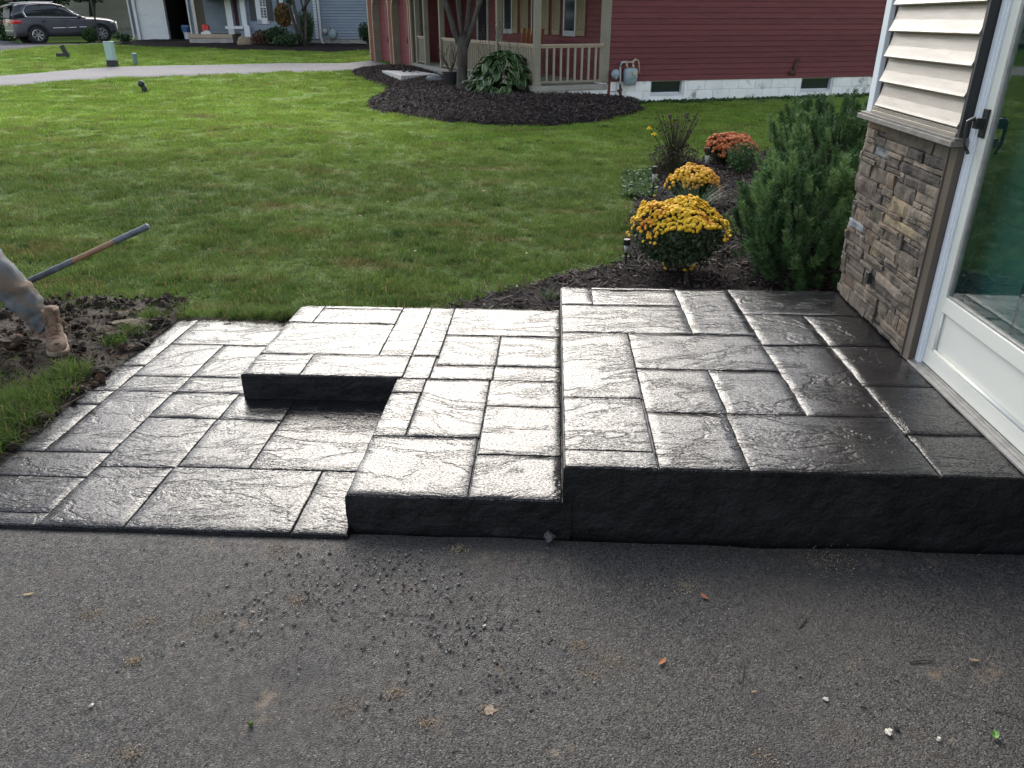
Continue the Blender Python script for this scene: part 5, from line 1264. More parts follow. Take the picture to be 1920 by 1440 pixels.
b = MB(); r0 = Vector(gx(1154, 139)); T = Matrix.Translation(r0+Vector((0,-.02,0))) @ Matrix.Rotation(PI/2, 4, 'X'); b.lathe([(.03,-.05),(.088,-.045),(.095,-.01),(.092,.01),(.05,.035),(.035,.05)], n=18, T=T); b.tube([r0+Vector((0,-.04,-.03)), r0+Vector((.0,-.05,-.1))], .02, 8); b.build('regulator', M['gasgrey'], gm, smooth=True)
b = MB(); r0 = Vector(gx(1182, 142)); vs = []; rings = []
for z, w_, dd in ((-.185,.08,.05),(-.17,.12,.075),(-.02,.145,.09),(.10,.145,.09),(.135,.12,.075),(.15,.05,.04)):
    rings.append([r0+Vector((w_*abs(math.cos(a))**.6*(1 if math.cos(a) > 0 else -1), dd*abs(math.sin(a))**.6*(1 if math.sin(a) > 0 else -1), z)) for a in [2*PI*k/16 for k in range(16)]])
b.loft(rings); mb_ = b.build('meter_body', M['gasgrey'], gm, smooth=True)
b = MB(); b.box(r0.x-.0, r0.x+.085, r0.y-.115, r0.y-.085, r0.z+.02, r0.z+.085); b.build('index_box', M['pipe_cream'], mb_, bevel=.005)
b = MB(); b.box(r0.x-.04, r0.x+.02, r0.y-.098, r0.y-.088, r0.z-.06, r0.z-.04); b.box(r0.x+.05, r0.x+.08, r0.y-.098, r0.y-.088, r0.z-.04, r0.z-.01); b.build('badge', M['teal_green'], mb_)
b = MB(); t_ = r0.z+.14; b.tube([(r0.x-.07,0,t_), Vector(gx(1175,117))], .017, 8); b.tube([(r0.x+.07,0,t_), Vector(gx(1187,119))], .017, 8); b.tube([gx(1174,117), gx(1186,116), gx(1190,112)], .016, 8); b.tube([gx(1190,112), gx(1197,113), gx(1198,119), gx(1199,139)], .012, 8)
for c_ in (gx(1174,117), gx(1187,117), gx(1191,112), gx(1175,123), gx(1187,124)): b.blob(c_, .026, 1, 8, 6, .05)
b.build('cream_pipe', M['pipe_cream'], gm, smooth=True)
# vent elbow on the red wall
q = RS.onv(1490, 137, -.05); vt = thing('vent_pipe', 'dark red-brown curved vent pipe on the red wall above the right basement window', 'vent pipe', tuple(rs_w(q[0], -.05, 0)), RS.ang)
def vx(px_, py_, o=0): a = RS.onv(px_, py_, -.08); return (a[0]-q[0], o, a[2])
b = MB(); b.tube([vx(1492,140,.03), vx(1491,133), vx(1492,122), vx(1495,114), vx(1500,111,-.03)], [.03,.032,.028,.028,.036], 10); b.build('elbow', M['rust'], vt, smooth=True)
b = MB(); b.blob(vx(1487,136), .07, 4, 10, 7, .15, (1.2,.5,.7)); b.build('flange', M['rust'], vt, smooth=True)

# hosta, pot, stone, slab, sandals, tree in the mulch island
hq = onz(944, 174, .40)
hosta = thing('hosta', 'broad hosta with pale rimmed leaves between the tree trunk and the porch post', 'plant', tuple(hq))
def hosta_leaf(seed):
    b = MB(); n = 7; L = .30; vs = []; fs = []; mi = []
    for i in range(n+1):
        t = i/n; w_ = .095*math.sin(PI*(t**.75))**.8+.002; x = t*L; z = -.38*L*t*t*1.3+.02*math.sin(t*9+seed)
        for k in range(5): s = (-1,-.8,0,.8,1)[k]; vs.append((x, s*w_, z+abs(s)*.02))
    for i in range(n):
        for k in range(4): a = i*5+k; fs.append((a, a+5, a+6, a+1)); mi.append(1 if k in (0, 3) else 0)
    b.v = vs; b.f = fs; b.m = mi; return b.mesh('leaf', [M['hosta'], M['hosta_edge']], smooth=True)
HM = [hosta_leaf(i) for i in range(4)]; rr = random.Random(8)
for i in range(190):
    a = rr.random()*2*PI; t = rr.random()**.7; rx_ = .76*t; x = math.cos(a)*rx_; y = math.sin(a)*rx_*.6; z = .68*(1-t**1.8)+.08
    inst('leaf', rr.choice(HM), hosta, loc=(x*.82, y*.82, z), rot=(rr.uniform(-.3,.3), rr.uniform(-.1,.9)*t+rr.uniform(-.3,.1), a+rr.uniform(-.5,.5)), sc=(.75+.4*rr.random(),)*3)
b = MB()
for i in range(40): a = rr.random()*2*PI; b.tube([(0,0,-.05), (math.cos(a)*.3, math.sin(a)*.25, .3), (math.cos(a)*.6*rr.random(), math.sin(a)*.45, .42)], .007, 4)
b.build('leaf_stalks', M['leafmid'], hosta, kind='stuff')
b = MB()
for i in range(12):
    a = rr.random()*6.3; h_ = rr.uniform(.8,1.35); x = rr.uniform(-.5,.4); b.tube([(x*.6, rr.uniform(-.2,.3), .3), (x+.1*math.cos(a), .1*math.sin(a), h_)], .004, 4)
    for k in range(5): b.blob((x+.1*math.cos(a)+rr.uniform(-.02,.02), .1*math.sin(a), h_-.05*k), .012, k, 5, 4, .2)
b.build('flower_stalks', M['drystem'], hosta, kind='stuff')
def grow(mb, p, d, L, r, depth, rnd, tips, spread=.5, segs=4, kids=3, upb=.15):
    pts = [p]; rad = [r]; q = p.copy(); dd = d.copy()
    for i in range(segs):
        dd = (dd+Vector((rnd.uniform(-1,1), rnd.uniform(-1,1), rnd.uniform(-.6,1)))*.10+Vector((0,0,upb*.1))).normalized(); q = q+dd*L/segs; pts.append(q.copy()); rad.append(r*(1-.45*(i+1)/segs))
    mb.tube(pts, rad, 10 if r > .05 else 6)
    if depth == 0: tips.append((q, dd)); return
    for k in range(kids):
        i = segs-1 if k == 0 else rnd.randint(max(1, segs//2), segs); o = pts[min(i, segs)]
        nd = (dd+Vector((rnd.uniform(-1,1), rnd.uniform(-1,1), rnd.uniform(-.2,.8)))*spread).normalized()
        grow(mb, o, nd, L*rnd.uniform(.6,.85), rad[-1]*rnd.uniform(.6,.85), depth-1, rnd, tips, spread, segs, kids, upb)
tq = onz(868, 168, .42)
tree = thing('ornamental_tree', 'grey barked many-limbed small tree in the mulch bed in front of the porch', 'tree', tuple(tq)); tr = MB(); rnd = random.Random(5); tips = []
fk = Vector((.03, 0, 1.0))
tr.tube([(0,0,-.1),(0,0,.04),(-.01,0,.35),(.01,0,.65),(.02,0,.9),fk+Vector((0,0,.12))], [.19,.135,.112,.107,.11,.04], 14)
for (dx, dy, r_, L_) in ((-.5,.1,.068,1.6),(-.12,-.1,.045,1.6),(.12,.2,.065,1.7),(.45,-.1,.058,1.6),(-.1,.4,.04,1.5)):
    grow(tr, fk+Vector((dx*.05, dy*.05, -.24)), Vector((dx, dy, 1)).normalized(), L_, r_, 3, rnd, tips, .6, 4, 3)
tr.build('trunk', M['bark'], tree, smooth=True)
vb = VB(); rg = np.random.default_rng(80)
for (q, dd) in tips: V, F = quads_leaf(14, tuple(q), (.35,.35,.25), .045, rg); vb.put(V, F)
vb.build('crown', M['leaforange'], tree)
q = onz(846, 160, .44); pt = thing('flower_pot', 'dark plant pot with bare reddish twigs left of the tree trunk', 'plant pot', tuple(q)); b = MB(); b.lathe([(.13,0),(.19,.26),(.2,.28),(.17,.28)], n=16); b.build('pot', M['carblack'], pt)
b = MB()
for i in range(26): a = rr.random()*6.3; L_ = rr.uniform(.2,.6); b.tube([(0,0,.25), (math.cos(a)*.15, math.sin(a)*.15, .3+L_*.5), (math.cos(a)*.35*rr.random(), math.sin(a)*.3, .3+L_)], .006, 4)
b.build('twigs', M['twig'], pt, kind='stuff')
q = onz(816, 152, .42); b = MB(); b.blob((0,0,.06), .17, 4, 10, 7, .2, (1.3,.9,.5)); tag(b.build('garden_stone', M['greyrock'], loc=(q.x, q.y, q.z), smooth=True), 'grey rounded stone in the mulch left of the plant pot', 'stone')
b = MB(); a_ = [onz(*p_, .48) for p_ in ((716,132),(752,142),(822,139),(780,133))]; zz = .48
b.add([(v.x, v.y, zz) for v in a_]+[(v.x, v.y, zz-.12) for v in a_], [(3,2,1,0),(0,1,5,4),(1,2,6,5),(2,3,7,6),(3,0,4,7)]); tag(b.build('walk_slab', M['slabwhite']), 'pale flat walkway slab at the foot of the garage', 'paving slab')
q = onz(757, 135, zz)
for s in (0, .16):
    b = MB(); b.blob((0,0,.03), .13, 2+s, 10, 6, .1, (.38,1,.2)); b.tube([(-.05,-.02,.03),(0,-.05,.09),(.05,-.02,.03)], .012, 6); tag(b.build('sandal', M['carblack'], loc=(q.x+s, q.y, zz), rot=(0,0,.5), smooth=True), 'black sandal on the pale slab, '+('nearer the garage door' if s == 0 else 'nearer the porch'), 'sandal', 'pair of sandals')
# wooden porch chair
vc = 3.2; pw = Vector((A2[0]-.72*RF.u[0]+vc*RF.v[0], A2[1]-.72*RF.u[1]+vc*RF.v[1], .56)); q = ony(985, 72, pw.y)
ch = thing('porch_chair', 'orange stained slatted wooden chair on the porch of the red house', 'chair', (q.x, pw.y, .56), 2.0)
b = MB(); b.bar((-.25,0,.36),(.3,0,.28),.5,.03); b.build('seat', M['orangewood'], ch)
for k in range(5): b = MB(); y = -.2+.1*k; b.bar((-.22,y,.36),(-.5,y*1.15,1.0),.08,.02,up=(1,0,0)); b.build('back_slat', M['orangewood'], ch)
for s in (-1, 1):
    b = MB(); b.bar((-.35,.29*s,.55),(.3,.29*s,.55),.1,.025); b.build('armrest', M['orangewood'], ch)
    for x in (-.25,.25): b = MB(); b.bar((x,.29*s,0),(x,.29*s,.54),.06,.04,up=(0,1,0)); b.build('leg', M['orangewood'], ch)
# weeds along the foundation
vb = VB(); rg = np.random.default_rng(90)
for k in range(300):
    u = rg.uniform(.55, 6.6); dd = abs(rg.normal())*.22+.08
    if u > 2.4 and rg.random() < .45: continue
    p = rs_w(u, -dd, 0); V, F = quads_leaf(9, (p.x, p.y, zt(p.x, p.y)+.0), (.12,.09,.035), .03, rg, flat=.5, aspect=.7); vb.put(V, F)
tag(vb.build('foundation_weeds', M['leafmid'], None, kind='stuff'), 'low green weeds along the whitewashed foundation of the red house', 'weeds')

# ---------------- blue-grey house
BA = (-9.36, 33.15); BF = Fr(BA, 2.9); blue = thing('blue_house', 'blue-grey sided house with white trim, open garage bay and a porch', 'house', (*BA, 0), BF.ang)
def bx_(px_, py_=40, v=0): return BF.onv(px_, py_, v)[0]
def bz_(px_, py_, v=0): return BF.onv(px_, py_, v)[2]
zb = bz_(645, 73); eb = (bz_(645, 3.3)-zb)/13
x0, x1 = bx_(452, 60), bx_(760, 60)
mbd = board_mesh(x1-x0, eb, M['blue'], .034)
for k in range(19): inst('siding_board', mbd, blue, loc=(x0, 0, zb+eb*k))
b = MB(); b.box(x0, x1, .003, .3, zb, 4.2); b.box(x0, x1, -.01, .3, zb+eb*19, 4.2); b.build('wall', M['blue'], blue)
b = MB(); b.box(x0, x1, .02, .3, zb-.6, zb); b.build('foundation', M['mortar'], blue)
u = bx_(602, 80)
for k in range(9):
    for r_ in range(2): b = MB(); o = .2 if r_ else 0; b.box(.004, .396, 0, .02, .003, .187); b.build('block', M['concrete'], blue, loc=(u+.4*k-o, -.002, zb-.2*(r_+1)))
b = MB(); b.box(bx_(593,73), bx_(598.5,73), -.03, 0, zb, 4.2); b.build('corner_trim', M['white'], blue)
b = MB(); xa = bx_(601.5, 60, -.06); b.tube([(xa,-.07,4.2),(xa,-.07,zb+.05),(xa+.02,-.08,bz_(604,80,-.1)),(xa+.12,-.12,bz_(607,83,-.12)),(bx_(632,92,-.3),-.5,bz_(632,91,-.5))], .045, 8); b.build('downspout', M['white'], blue)
# window with shutters
w0, w1 = bx_(482,30), bx_(505.5,30); zb2 = bz_(490, 45); b = MB(); b.box(w0, w1, -.05, 0, zb2, zb2+.16); b.box(w0, w0+.18, -.05, 0, zb2, 4); b.box(w1-.1, w1, -.05, 0, zb2, 4); wz = zb2+.22
b.box(w0+.18, w1-.1, -.045, -.01, wz-.06, wz); b.box(w0+.18, w1-.1, -.04, -.01, wz+.36, wz+.40); b.box(w0+.18, w1-.1, -.045, -.01, wz+.74, wz+.80); b.box((w0+w1)/2+.02, (w0+w1)/2+.045, -.038, -.01, wz, wz+.74)
wf = b.build('window', M['white'], blue, bevel=.003); b = MB(); b.box(w0+.18, w1-.1, -.02, -.012, wz, 4); b.build('pane', M['darkglass'], wf)
for a_, c_ in ((471.5,483),(503,515)): b = MB(); b.box(bx_(a_,40), bx_(c_,40)-.02, -.055, -.02, zb2+.12, 4); b.build('shutter', M['shutter_black'], blue)
b = MB(); b.box(bx_(524,5), bx_(531,5), -.05, 0, bz_(530,12), 4); b.build('window', M['white'], blue); b = MB(); b.box(bx_(519,5), bx_(524,5), -.055, -.02, bz_(530,16), 4); b.build('shutter', M['shutter_black'], blue)
# porch
VP = 1.2; zp = bz_(400, 64, .2); x2, x3 = bx_(371, 66, VP), bx_(437, 66, .2)
b = MB(); b.box(x2, x3, .1, 3.2, zp-.14, zp); b.build('porch_slab', M['tan'], blue, bevel=.01)
b = MB(); b.box(x2+.02, x3-.02, .14, 3.2, zp-.8, zp-.141); b.build('porch_base', M['concrete'], blue)
b = MB(); b.box(x2-.3, x0+.3, 3.2, 3.4, zp-.2, 4.2); b.build('porch_wall', M['blue'], blue)
mp = board_mesh(x0-x2+.6, .106, M['blue'], .034)
for k in range(18): inst('siding_board', mp, blue, loc=(x2-.3, 3.2, zp+.106*k))
b = MB(); b.box(x2-.2, x0+.5, -.9, 3.4, 2.52, 2.7); b.build('porch_ceiling', M['white'], blue)  # out of view; set low and far forward to shade the porch wall
for pa, yb_ in (((425,437),65),): a_ = bx_(430,yb_,.25); b = MB(); b.box(a_, a_+.24, .2, .34, zp, 4.2); b.build('porch_post', M['white'], blue)
a_ = bx_(458, 50, -.2); b = MB(); b.box(a_-.05, a_+.14, -.25, -.12, bz_(460,49,-.2), 4.2); b.box(a_-.75, a_-.05, -.22, -.15, bz_(460,53,-.2)-.02, bz_(460,49,-.2)); b.box(a_, a_+.22, -.27, -.13, bz_(465,70,-.2), bz_(460,48,-.2)); b.build('stair_post', M['white'], blue)
b = MB(); b.box(bx_(440,30,.6), bx_(453,30,.6), .6, .66, bz_(450,48,.6), 4.2); b.build('front_door', M['maroon'], blue)
# garage bay
VG = 3.3
def gxx(px_): return bx_(px_, 74, VG)
zg2 = bz_(300, 75.5, VG)
def gb(a_, c_, name, m, y0=VG-.06, y1=VG+.1, z0=None, z1=4.4, **k): b = MB(); b.box(a_, c_, y0, y1, zg2 if z0 is None else z0, z1); return b.build(name, M[m], blue, **k)
gb(gxx(253.5), gxx(255.5), 'corner_trim', 'white', z0=zg2+.3); gb(gxx(255.5), gxx(261), 'pier', 'blue', VG, VG+.2)
mpb = board_mesh(gxx(261)-gxx(255.5), .106, M['blue'], .034)
for k in range(22): inst('siding_board', mpb, blue, loc=(gxx(255.5), VG, zg2+.25+.106*k))
gb(gxx(261), gxx(266), 'garage_trim', 'white', VG-.08)
b = MB(); b.box(gxx(266), gxx(311), VG+.05, VG+.1, zg2, 4.4); gdo = b.build('garage_door', M['white'], blue)
for r_ in range(6):
    b = MB(); b.box(gxx(266)+.01, gxx(311)-.01, VG+.035, VG+.05, zg2+.01+.5*r_, zg2+.5*r_+.495); b.build('door_section', M['white'], gdo, bevel=.004)
gb(gxx(311), gxx(319.5), 'garage_trim', 'white', VG-.08, VG+.12)
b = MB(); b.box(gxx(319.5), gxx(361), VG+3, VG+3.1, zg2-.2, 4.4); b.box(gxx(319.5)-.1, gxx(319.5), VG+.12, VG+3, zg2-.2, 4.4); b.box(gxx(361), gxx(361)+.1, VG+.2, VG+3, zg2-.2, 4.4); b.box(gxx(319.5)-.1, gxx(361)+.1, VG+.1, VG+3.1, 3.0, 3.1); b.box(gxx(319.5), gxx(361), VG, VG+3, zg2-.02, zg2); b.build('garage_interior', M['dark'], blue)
gb(gxx(361), gxx(364), 'garage_trim', 'white', VG-.08); gb(gxx(364), gxx(369.5), 'pier', 'blue', VG, VG+.2)
mpb = board_mesh(gxx(369.5)-gxx(364), .106, M['blue'], .034)
for k in range(22): inst('siding_board', mpb, blue, loc=(gxx(364), VG, zg2+.22+.106*k))
gb(gxx(369.5), gxx(372.5), 'corner_trim', 'white', z0=zg2+.2)
b = MB(); b.box(gxx(253.5), gxx(372.5), VG+.02, VG+.3, zg2-.6, zg2+.25); b.box(gxx(257), gxx(261), VG-.0, VG+.02, zg2-.3, zg2+.25)
b = MB(); b.box(gxx(256), gxx(261), VG-.02, VG+.1, zg2-.4, zg2+.24); b.box(gxx(364), gxx(372), VG-.02, VG+.1, zg2-.4, zg2+.2); b.build('foundation', M['concrete'], blue)
b = MB(); xa = gxx(255); b.tube([(xa,VG-.12,4.4),(xa,VG-.12,zg2+.1),(xa-.05,VG-.2,zg2+.05),(xa-.35,VG-.3,zg2+.03)], .04, 8); b.build('downspout', M['white'], blue)
b = MB(); b.box(gxx(253.5)-.3, x1, -.6, 10, 4.2, 4.4); b.box(gxx(372), x1, .35, 9, .5, 4.2) if False else None; b.build('eave', M['white'], blue)
b = MB(); b.add([(gxx(253.5)-.4,-.7,4.4),(x1+.3,-.7,4.4),(x1+.3,10.5,4.4),(gxx(253.5)-.4,10.5,4.4),(gxx(253.5)-.4,5,7),(x1+.3,5,7)], [(0,1,5,4),(2,3,4,5),(0,4,3),(1,2,5)]); b.build('roof', M['roof'], blue)
b = MB(); b.box(x0+.3, x1, .35, 9.5, .4, 4.2); b.box(gxx(253.5), gxx(253.5)+.1, VG+.3, 9.5, .4, 4.3); b.build('wall', M['blue'], blue)
def bw(px_, py_, v): a = BF.onv(px_, py_, v); return Vector((BA[0]+a[0]*BF.u[0]+v*BF.v[0], BA[1]+a[0]*BF.u[1]+v*BF.v[1], a[2]))
# things by the blue house
q = bw(620, 60, -.15); t = thing('gas_meter', 'dull grey gas meter with regulator on the blue-grey house right of the downspout', 'gas meter', (q.x, q.y, q.z-.45), BF.ang)
b = MB(); b.blob((.08,0,.38), .16, 2, 12, 8, .05, (.9,.5,1.2)); b.build('meter_body', M['gasgrey'], t, smooth=True); b = MB(); b.blob((-.22,0,.47), .11, 5, 12, 8, .05, (1,.5,1)); b.build('regulator', M['pipegrey'], t, smooth=True)
b = MB(); b.tube([(-.08,0,-.4),(-.08,0,.6),(.02,0,.68),(.1,0,.6)], .02, 6); b.build('pipe', M['pipegrey'], t)
q = bw(345, 74, VG-.1); 
b = MB(); b.lathe([(.16,0),(.18,.30),(.19,.32)], n=14); tag(b.build('bucket', [M['white']], loc=(q.x, q.y+.5, zg2)), 'white bucket inside the dark garage opening', 'bucket')
b = MB(); b.lathe([(.16,0),(.18,.2)], n=14); b.box(-.14,.2,-.08,.08,.2,.28); tag(b.build('blue_tub', [M['blue_bucket']], loc=(q.x-.1, q.y+.55, zg2+.32)), 'blue tub on top of the bucket in the dark garage opening', 'tub')
q = bw(388, 60, .5); b = MB(); b.box(-.2,.2,-.12,.12,0,.07); b.blob((0,0,.09), .14, 4, 10, 6, .2, (1.2,.8,.4)); tag(b.build('shoe_pile', M['white'], loc=(q.x, q.y, zp)), 'white bundle on the porch floor of the blue-grey house', 'bundle')
b = MB(); b.box(-.13,-.01,-.07,.07,0,.2); b.box(.01,.13,-.07,.07,0,.17); b.blob((.0,0,.17), .07, 6, 8, 6, .2); tag(b.build('red_bag', M['toy_red'], loc=(q.x-.03, q.y+.02, zp+.14)), 'bright red bag on top of the white bundle on the porch', 'bag')
def gtop(p): return Vector((p.x, p.y, zt(p.x, p.y)+.06))
q = gtop(ont(462, 87)); b = MB(); b.blob((0,0,.08), .27, 3, 12, 8, .18, (1.25,.8,.75)); tag(b.build('boulder', M['rock'], loc=q, smooth=True), 'tan boulder at the edge of the mulch before the blue-grey house', 'boulder')
q = gtop(ont(562, 86)); b = MB(); b.blob((0,0,.1), .2, 7, 9, 6, .4, (1.3,.8,.7)); tag(b.build('boulder', M['whitestone'], loc=q, smooth=False), 'small whitish rock at the foot of the many-stemmed tree', 'rock')
def leafy(label, px_, py_, r, m, n, leaf, seed, cat='shrub', z=None, stem=True, name='shrub', dy=0):
    q = gtop(ont(px_, py_)); q.y += dy; rg = np.random.default_rng(seed); t = thing(name, label, cat, tuple(q)); vb = VB()
    for k in range(7):
        a = rg.random()*6.3; rr_ = rg.random()**.5*.55; c = (math.cos(a)*r[0]*rr_, math.sin(a)*r[1]*rr_, r[2]*(1+rg.uniform(-.35,.35))); V, F = quads_leaf(n//7, c, (r[0]*.6, r[1]*.6, r[2]*.65), leaf, rg, shell=.3); vb.put(V, F)
    vb.build('foliage', M[m], t)
    b = MB()
    for k in range(6): a = rg.random()*6.3; b.tube([(0,0,-.05),(math.cos(a)*r[0]*.5, math.sin(a)*r[1]*.5, r[2]*1.2)], [.02,.008], 5)
    b.build('stems', M['twig'], t); return t
leafy('dark red barberry bush beside the white stair post', 474, 80, (.42,.35,.55), 'leafred', 1600, .05, 101)
leafy('orange-brown plant between the stair rails of the blue-grey house', 453, 76, (.25,.2,.38), 'leaforange', 500, .05, 102, dy=.4)
leafy('low dark brown shrub right of the boulder', 495, 88, (.6,.4,.28), 'leafred', 1300, .05, 103)
leafy('dark green shrub in front of the grey block', 518, 88, (.5,.4,.36), 'leafdark', 1300, .05, 104)
leafy('grey-green mound left of the whitish rock', 541, 90, (.55,.4,.26), 'leafdark', 1200, .045, 105)
leafy('narrow green shrub climbing the many-stemmed tree', 578, 88, (.34,.3,.62), 'leafmid', 2200, .04, 106)
leafy('dark bush at the corner where the red garage hides the blue house', 690, 88, (.35,.3,.4), 'leafdark', 900, .05, 107)
leafy('low green plant at the left end of the mulch before the garage', 232, 83, (.35,.3,.2), 'leafdark', 500, .05, 108)
q = bw(527, 70, -.8); b = MB(); b.box(-.4,.4,-.25,.25,0,.28); tag(b.build('stone_block', M['greyrock'], loc=(q.x, q.y, zt(q.x, q.y)+.12), bevel=.02), 'grey stone block behind the shrubs, under the blue house window', 'stone block')
q = bw(548, 45, -.35); b = MB(); b.box(-.27,.27,-.15,.15,0,.22); b.blob((0,0,.22), .22, 3, 9, 6, .3, (1,.7,.5)); tag(b.build('window_box', M['white'], loc=q), 'white box planter left of the many-stemmed tree', 'planter')
q = bw(537, 80, -1.2); t = thing('hanging_basket', 'orange-red hanging flower basket on a black shepherd hook', 'flower basket', (q.x, q.y, zt(q.x, q.y))); zc = bz_(535, 28, -1.2)-t.location.z
vb = VB(); V, F = quads_leaf(1500, (0,0,zc), (.33,.33,.42), .05, np.random.default_rng(111), shell=.3); vb.put(V, F); vb.build('flowers', M['leaforange'], t)
b = MB(); b.tube([(.08,0,-.1),(.08,0,zc+.6),(.0,0,zc+.75)], .02, 6); b.build('hook', M['black'], t)
q = gtop(ont(574, 89)); t = thing('multi_stem_tree', 'grey many-stemmed tree in front of the blue-grey house', 'tree', tuple(q)); tr = MB(); tips = []; rnd = random.Random(12)
for dx, r_ in ((-.28,.075),(-.06,.085),(.16,.07)): grow(tr, Vector((dx*.3-.1,0,-.05)), Vector((dx*.7, rnd.uniform(-.2,.2), 1)).normalized(), 2.2, r_, 3, rnd, tips, .5, 5, 3)
tr.tube([(.0,0,1.2),(.5,-.1,1.75),(1.1,-.1,2.2)], [.06,.05,.035], 6); tr.build('trunk', M['bark'], t, smooth=True); vb = VB(); rg = np.random.default_rng(112)
for q_, dd in tips: V, F = quads_leaf(30, tuple(q_), (.5,.5,.4), .07, rg); vb.put(V, F)
V, F = quads_leaf(700, (-.45,0,2.0), (.3,.3,.6), .06, rg); vb.put(V, F)
vb.build('crown', M['leafdark'], t)

# ---------------- beige house behind the car
EF = Fr((-26.9, 46.5), 2.9); bh = thing('beige_house', 'beige sided house wall behind the parked car', 'house', (-26.9, 46.5, 0), EF.ang)
xa, xb = EF.onv(60, 40)[0], EF.onv(270, 40)[0]; zz0 = EF.onv(200, 52)[2]; eh = (zz0*0+EF.onv(200, 5)[2]-zz0)/9
mh = board_mesh(xb-xa+2, eh, M['beige_far'], .025)
for k in range(17): inst('siding_board', mh, bh, loc=(xa, 0, zz0+eh*k))
b = MB(); b.box(xa, xb+2, .003, .4, zz0, 5.2); b.build('wall', M['beige_far'], bh); b = MB(); b.box(xa+.1, xb+1.9, .03, .4, .3, zz0); b.build('foundation', M['mortar'], bh)
b = MB(); b.add([(xa-.5,-.6,5.2),(xb+2.5,-.6,5.2),(xb+2.5,9,5.2),(xa-.5,9,5.2),(xa-.5,4.2,7.8),(xb+2.5,4.2,7.8)], [(0,1,5,4),(2,3,4,5),(0,4,3),(1,2,5),(0,3,2,1)]); b.build('roof', M['roof'], bh)
b = MB(); b.box(xa, xb+2, .5, 8.5, .3, 5.2); b.build('wall', M['beige_far'], bh)

# ---------------- parked car
r_ = ray(75, 82); dz = r_[0]*0
fw = (-math.sin(YAW)*math.cos(PITCH), math.cos(YAW)*math.cos(PITCH), -math.sin(PITCH)); tt = 34.6
cp = Vector((r_[0]*tt, r_[1]*tt, CAM_H+r_[2]*tt)); ca = R(47)
org = cp - Vector((math.cos(ca)*0-math.sin(ca)*(-.84), math.sin(ca)*0+math.cos(ca)*(-.84), 0))
CARZ = org.z
car = thing('parked_car', 'slate grey sport utility car parked in the driveway at the far left', 'car', tuple(org), ca); car.rotation_euler = (0, -R(.9), ca); car.scale = (.94, .94, .94)
# lower body: x, half width, bottom, belt height, crown
ST = [(-.93,.70,.48,.86,.98),(-.90,.86,.36,1.02,1.06),(-.80,.93,.32,1.10,1.14),(-.45,.96,.34,1.13,1.17),(.0,.965,.42,1.13,1.17),(.45,.96,.30,1.12,1.16),(1.4,.955,.29,1.09,1.13),(2.0,.955,.29,1.07,1.12),(2.35,.96,.30,1.06,1.13),(2.9,.965,.42,1.03,1.11),(3.35,.94,.34,.98,1.06),(3.65,.87,.32,.92,1.0),(3.80,.74,.36,.84,.92),(3.86,.55,.44,.74,.82)]
def bring(x, w_, z0, z1, zc): 
    return [(x,-w_*.5,z0),(x,-w_*.93,z0+.02),(x,-w_*.985,z0+.12),(x,-w_,z0+(z1-z0)*.5),(x,-w_*.985,z1-.07),(x,-w_*.93,z1),(x,-w_*.6,zc),(x,0,zc+.02),(x,w_*.6,zc),(x,w_*.93,z1),(x,w_*.985,z1-.07),(x,w_,z0+(z1-z0)*.5),(x,w_*.985,z0+.12),(x,w_*.93,z0+.02),(x,w_*.5,z0)]
b = MB(); b.loft([bring(*s) for s in ST]); bo = b.build('body', M['carpaint'], car, smooth=True); s_ = bo.modifiers.new('sub', 'SUBSURF'); s_.levels = 1; s_.render_levels = 1
# cladding along the bottom
b = MB(); b.loft([[(x, y*1.012, z) for x, y, z in ((x,-w_*.4,z0-.01),(x,-w_*.96,z0-.01),(x,-w_*1.0,z0+.06),(x,-w_*1.005,z0+.16),(x,w_*1.005,z0+.16),(x,w_*1.0,z0+.06),(x,w_*.96,z0-.01),(x,w_*.4,z0-.01))] for x, w_, z0, z1, zc in ST[1:-1]]); b.build('lower_cladding', M['carblack'], car)
# greenhouse
GH = [(-.86,.80,1.12,.62,1.30),(-.70,.84,1.14,.66,1.58),(-.45,.86,1.15,.68,1.70),(.2,.87,1.15,.70,1.755),(1.0,.87,1.13,.69,1.745),(1.45,.865,1.12,.66,1.66),(1.95,.86,1.11,.62,1.38),(2.35,.84,1.10,.62,1.13)]
def gring(x, wb, zb_, wt, zt_): return [(x,-wb,zb_),(x,-wb*.5-wt*.5-.02,(zb_+zt_)/2),(x,-wt,zt_-.05),(x,-wt*.85,zt_),(x,0,zt_+.02),(x,wt*.85,zt_),(x,wt,zt_-.05),(x,wb*.5+wt*.5+.02,(zb_+zt_)/2),(x,wb,zb_)]
b = MB(); b.loft([gring(*s) for s in GH]); b.build('windows', M['darkglass'], car, smooth=True)
b = MB(); b.loft([[(x,-wt*1.03,zt_-.07),(x,-wt*1.0,zt_-.02),(x,-wt*.8,zt_+.012),(x,0,zt_+.035),(x,wt*.8,zt_+.012),(x,wt*1.0,zt_-.02),(x,wt*1.03,zt_-.07),(x,0,zt_-.05)] for x, wb, zb_, wt, zt_ in GH[1:6]]); b.build('roof', M['carpaint'], car, smooth=True)
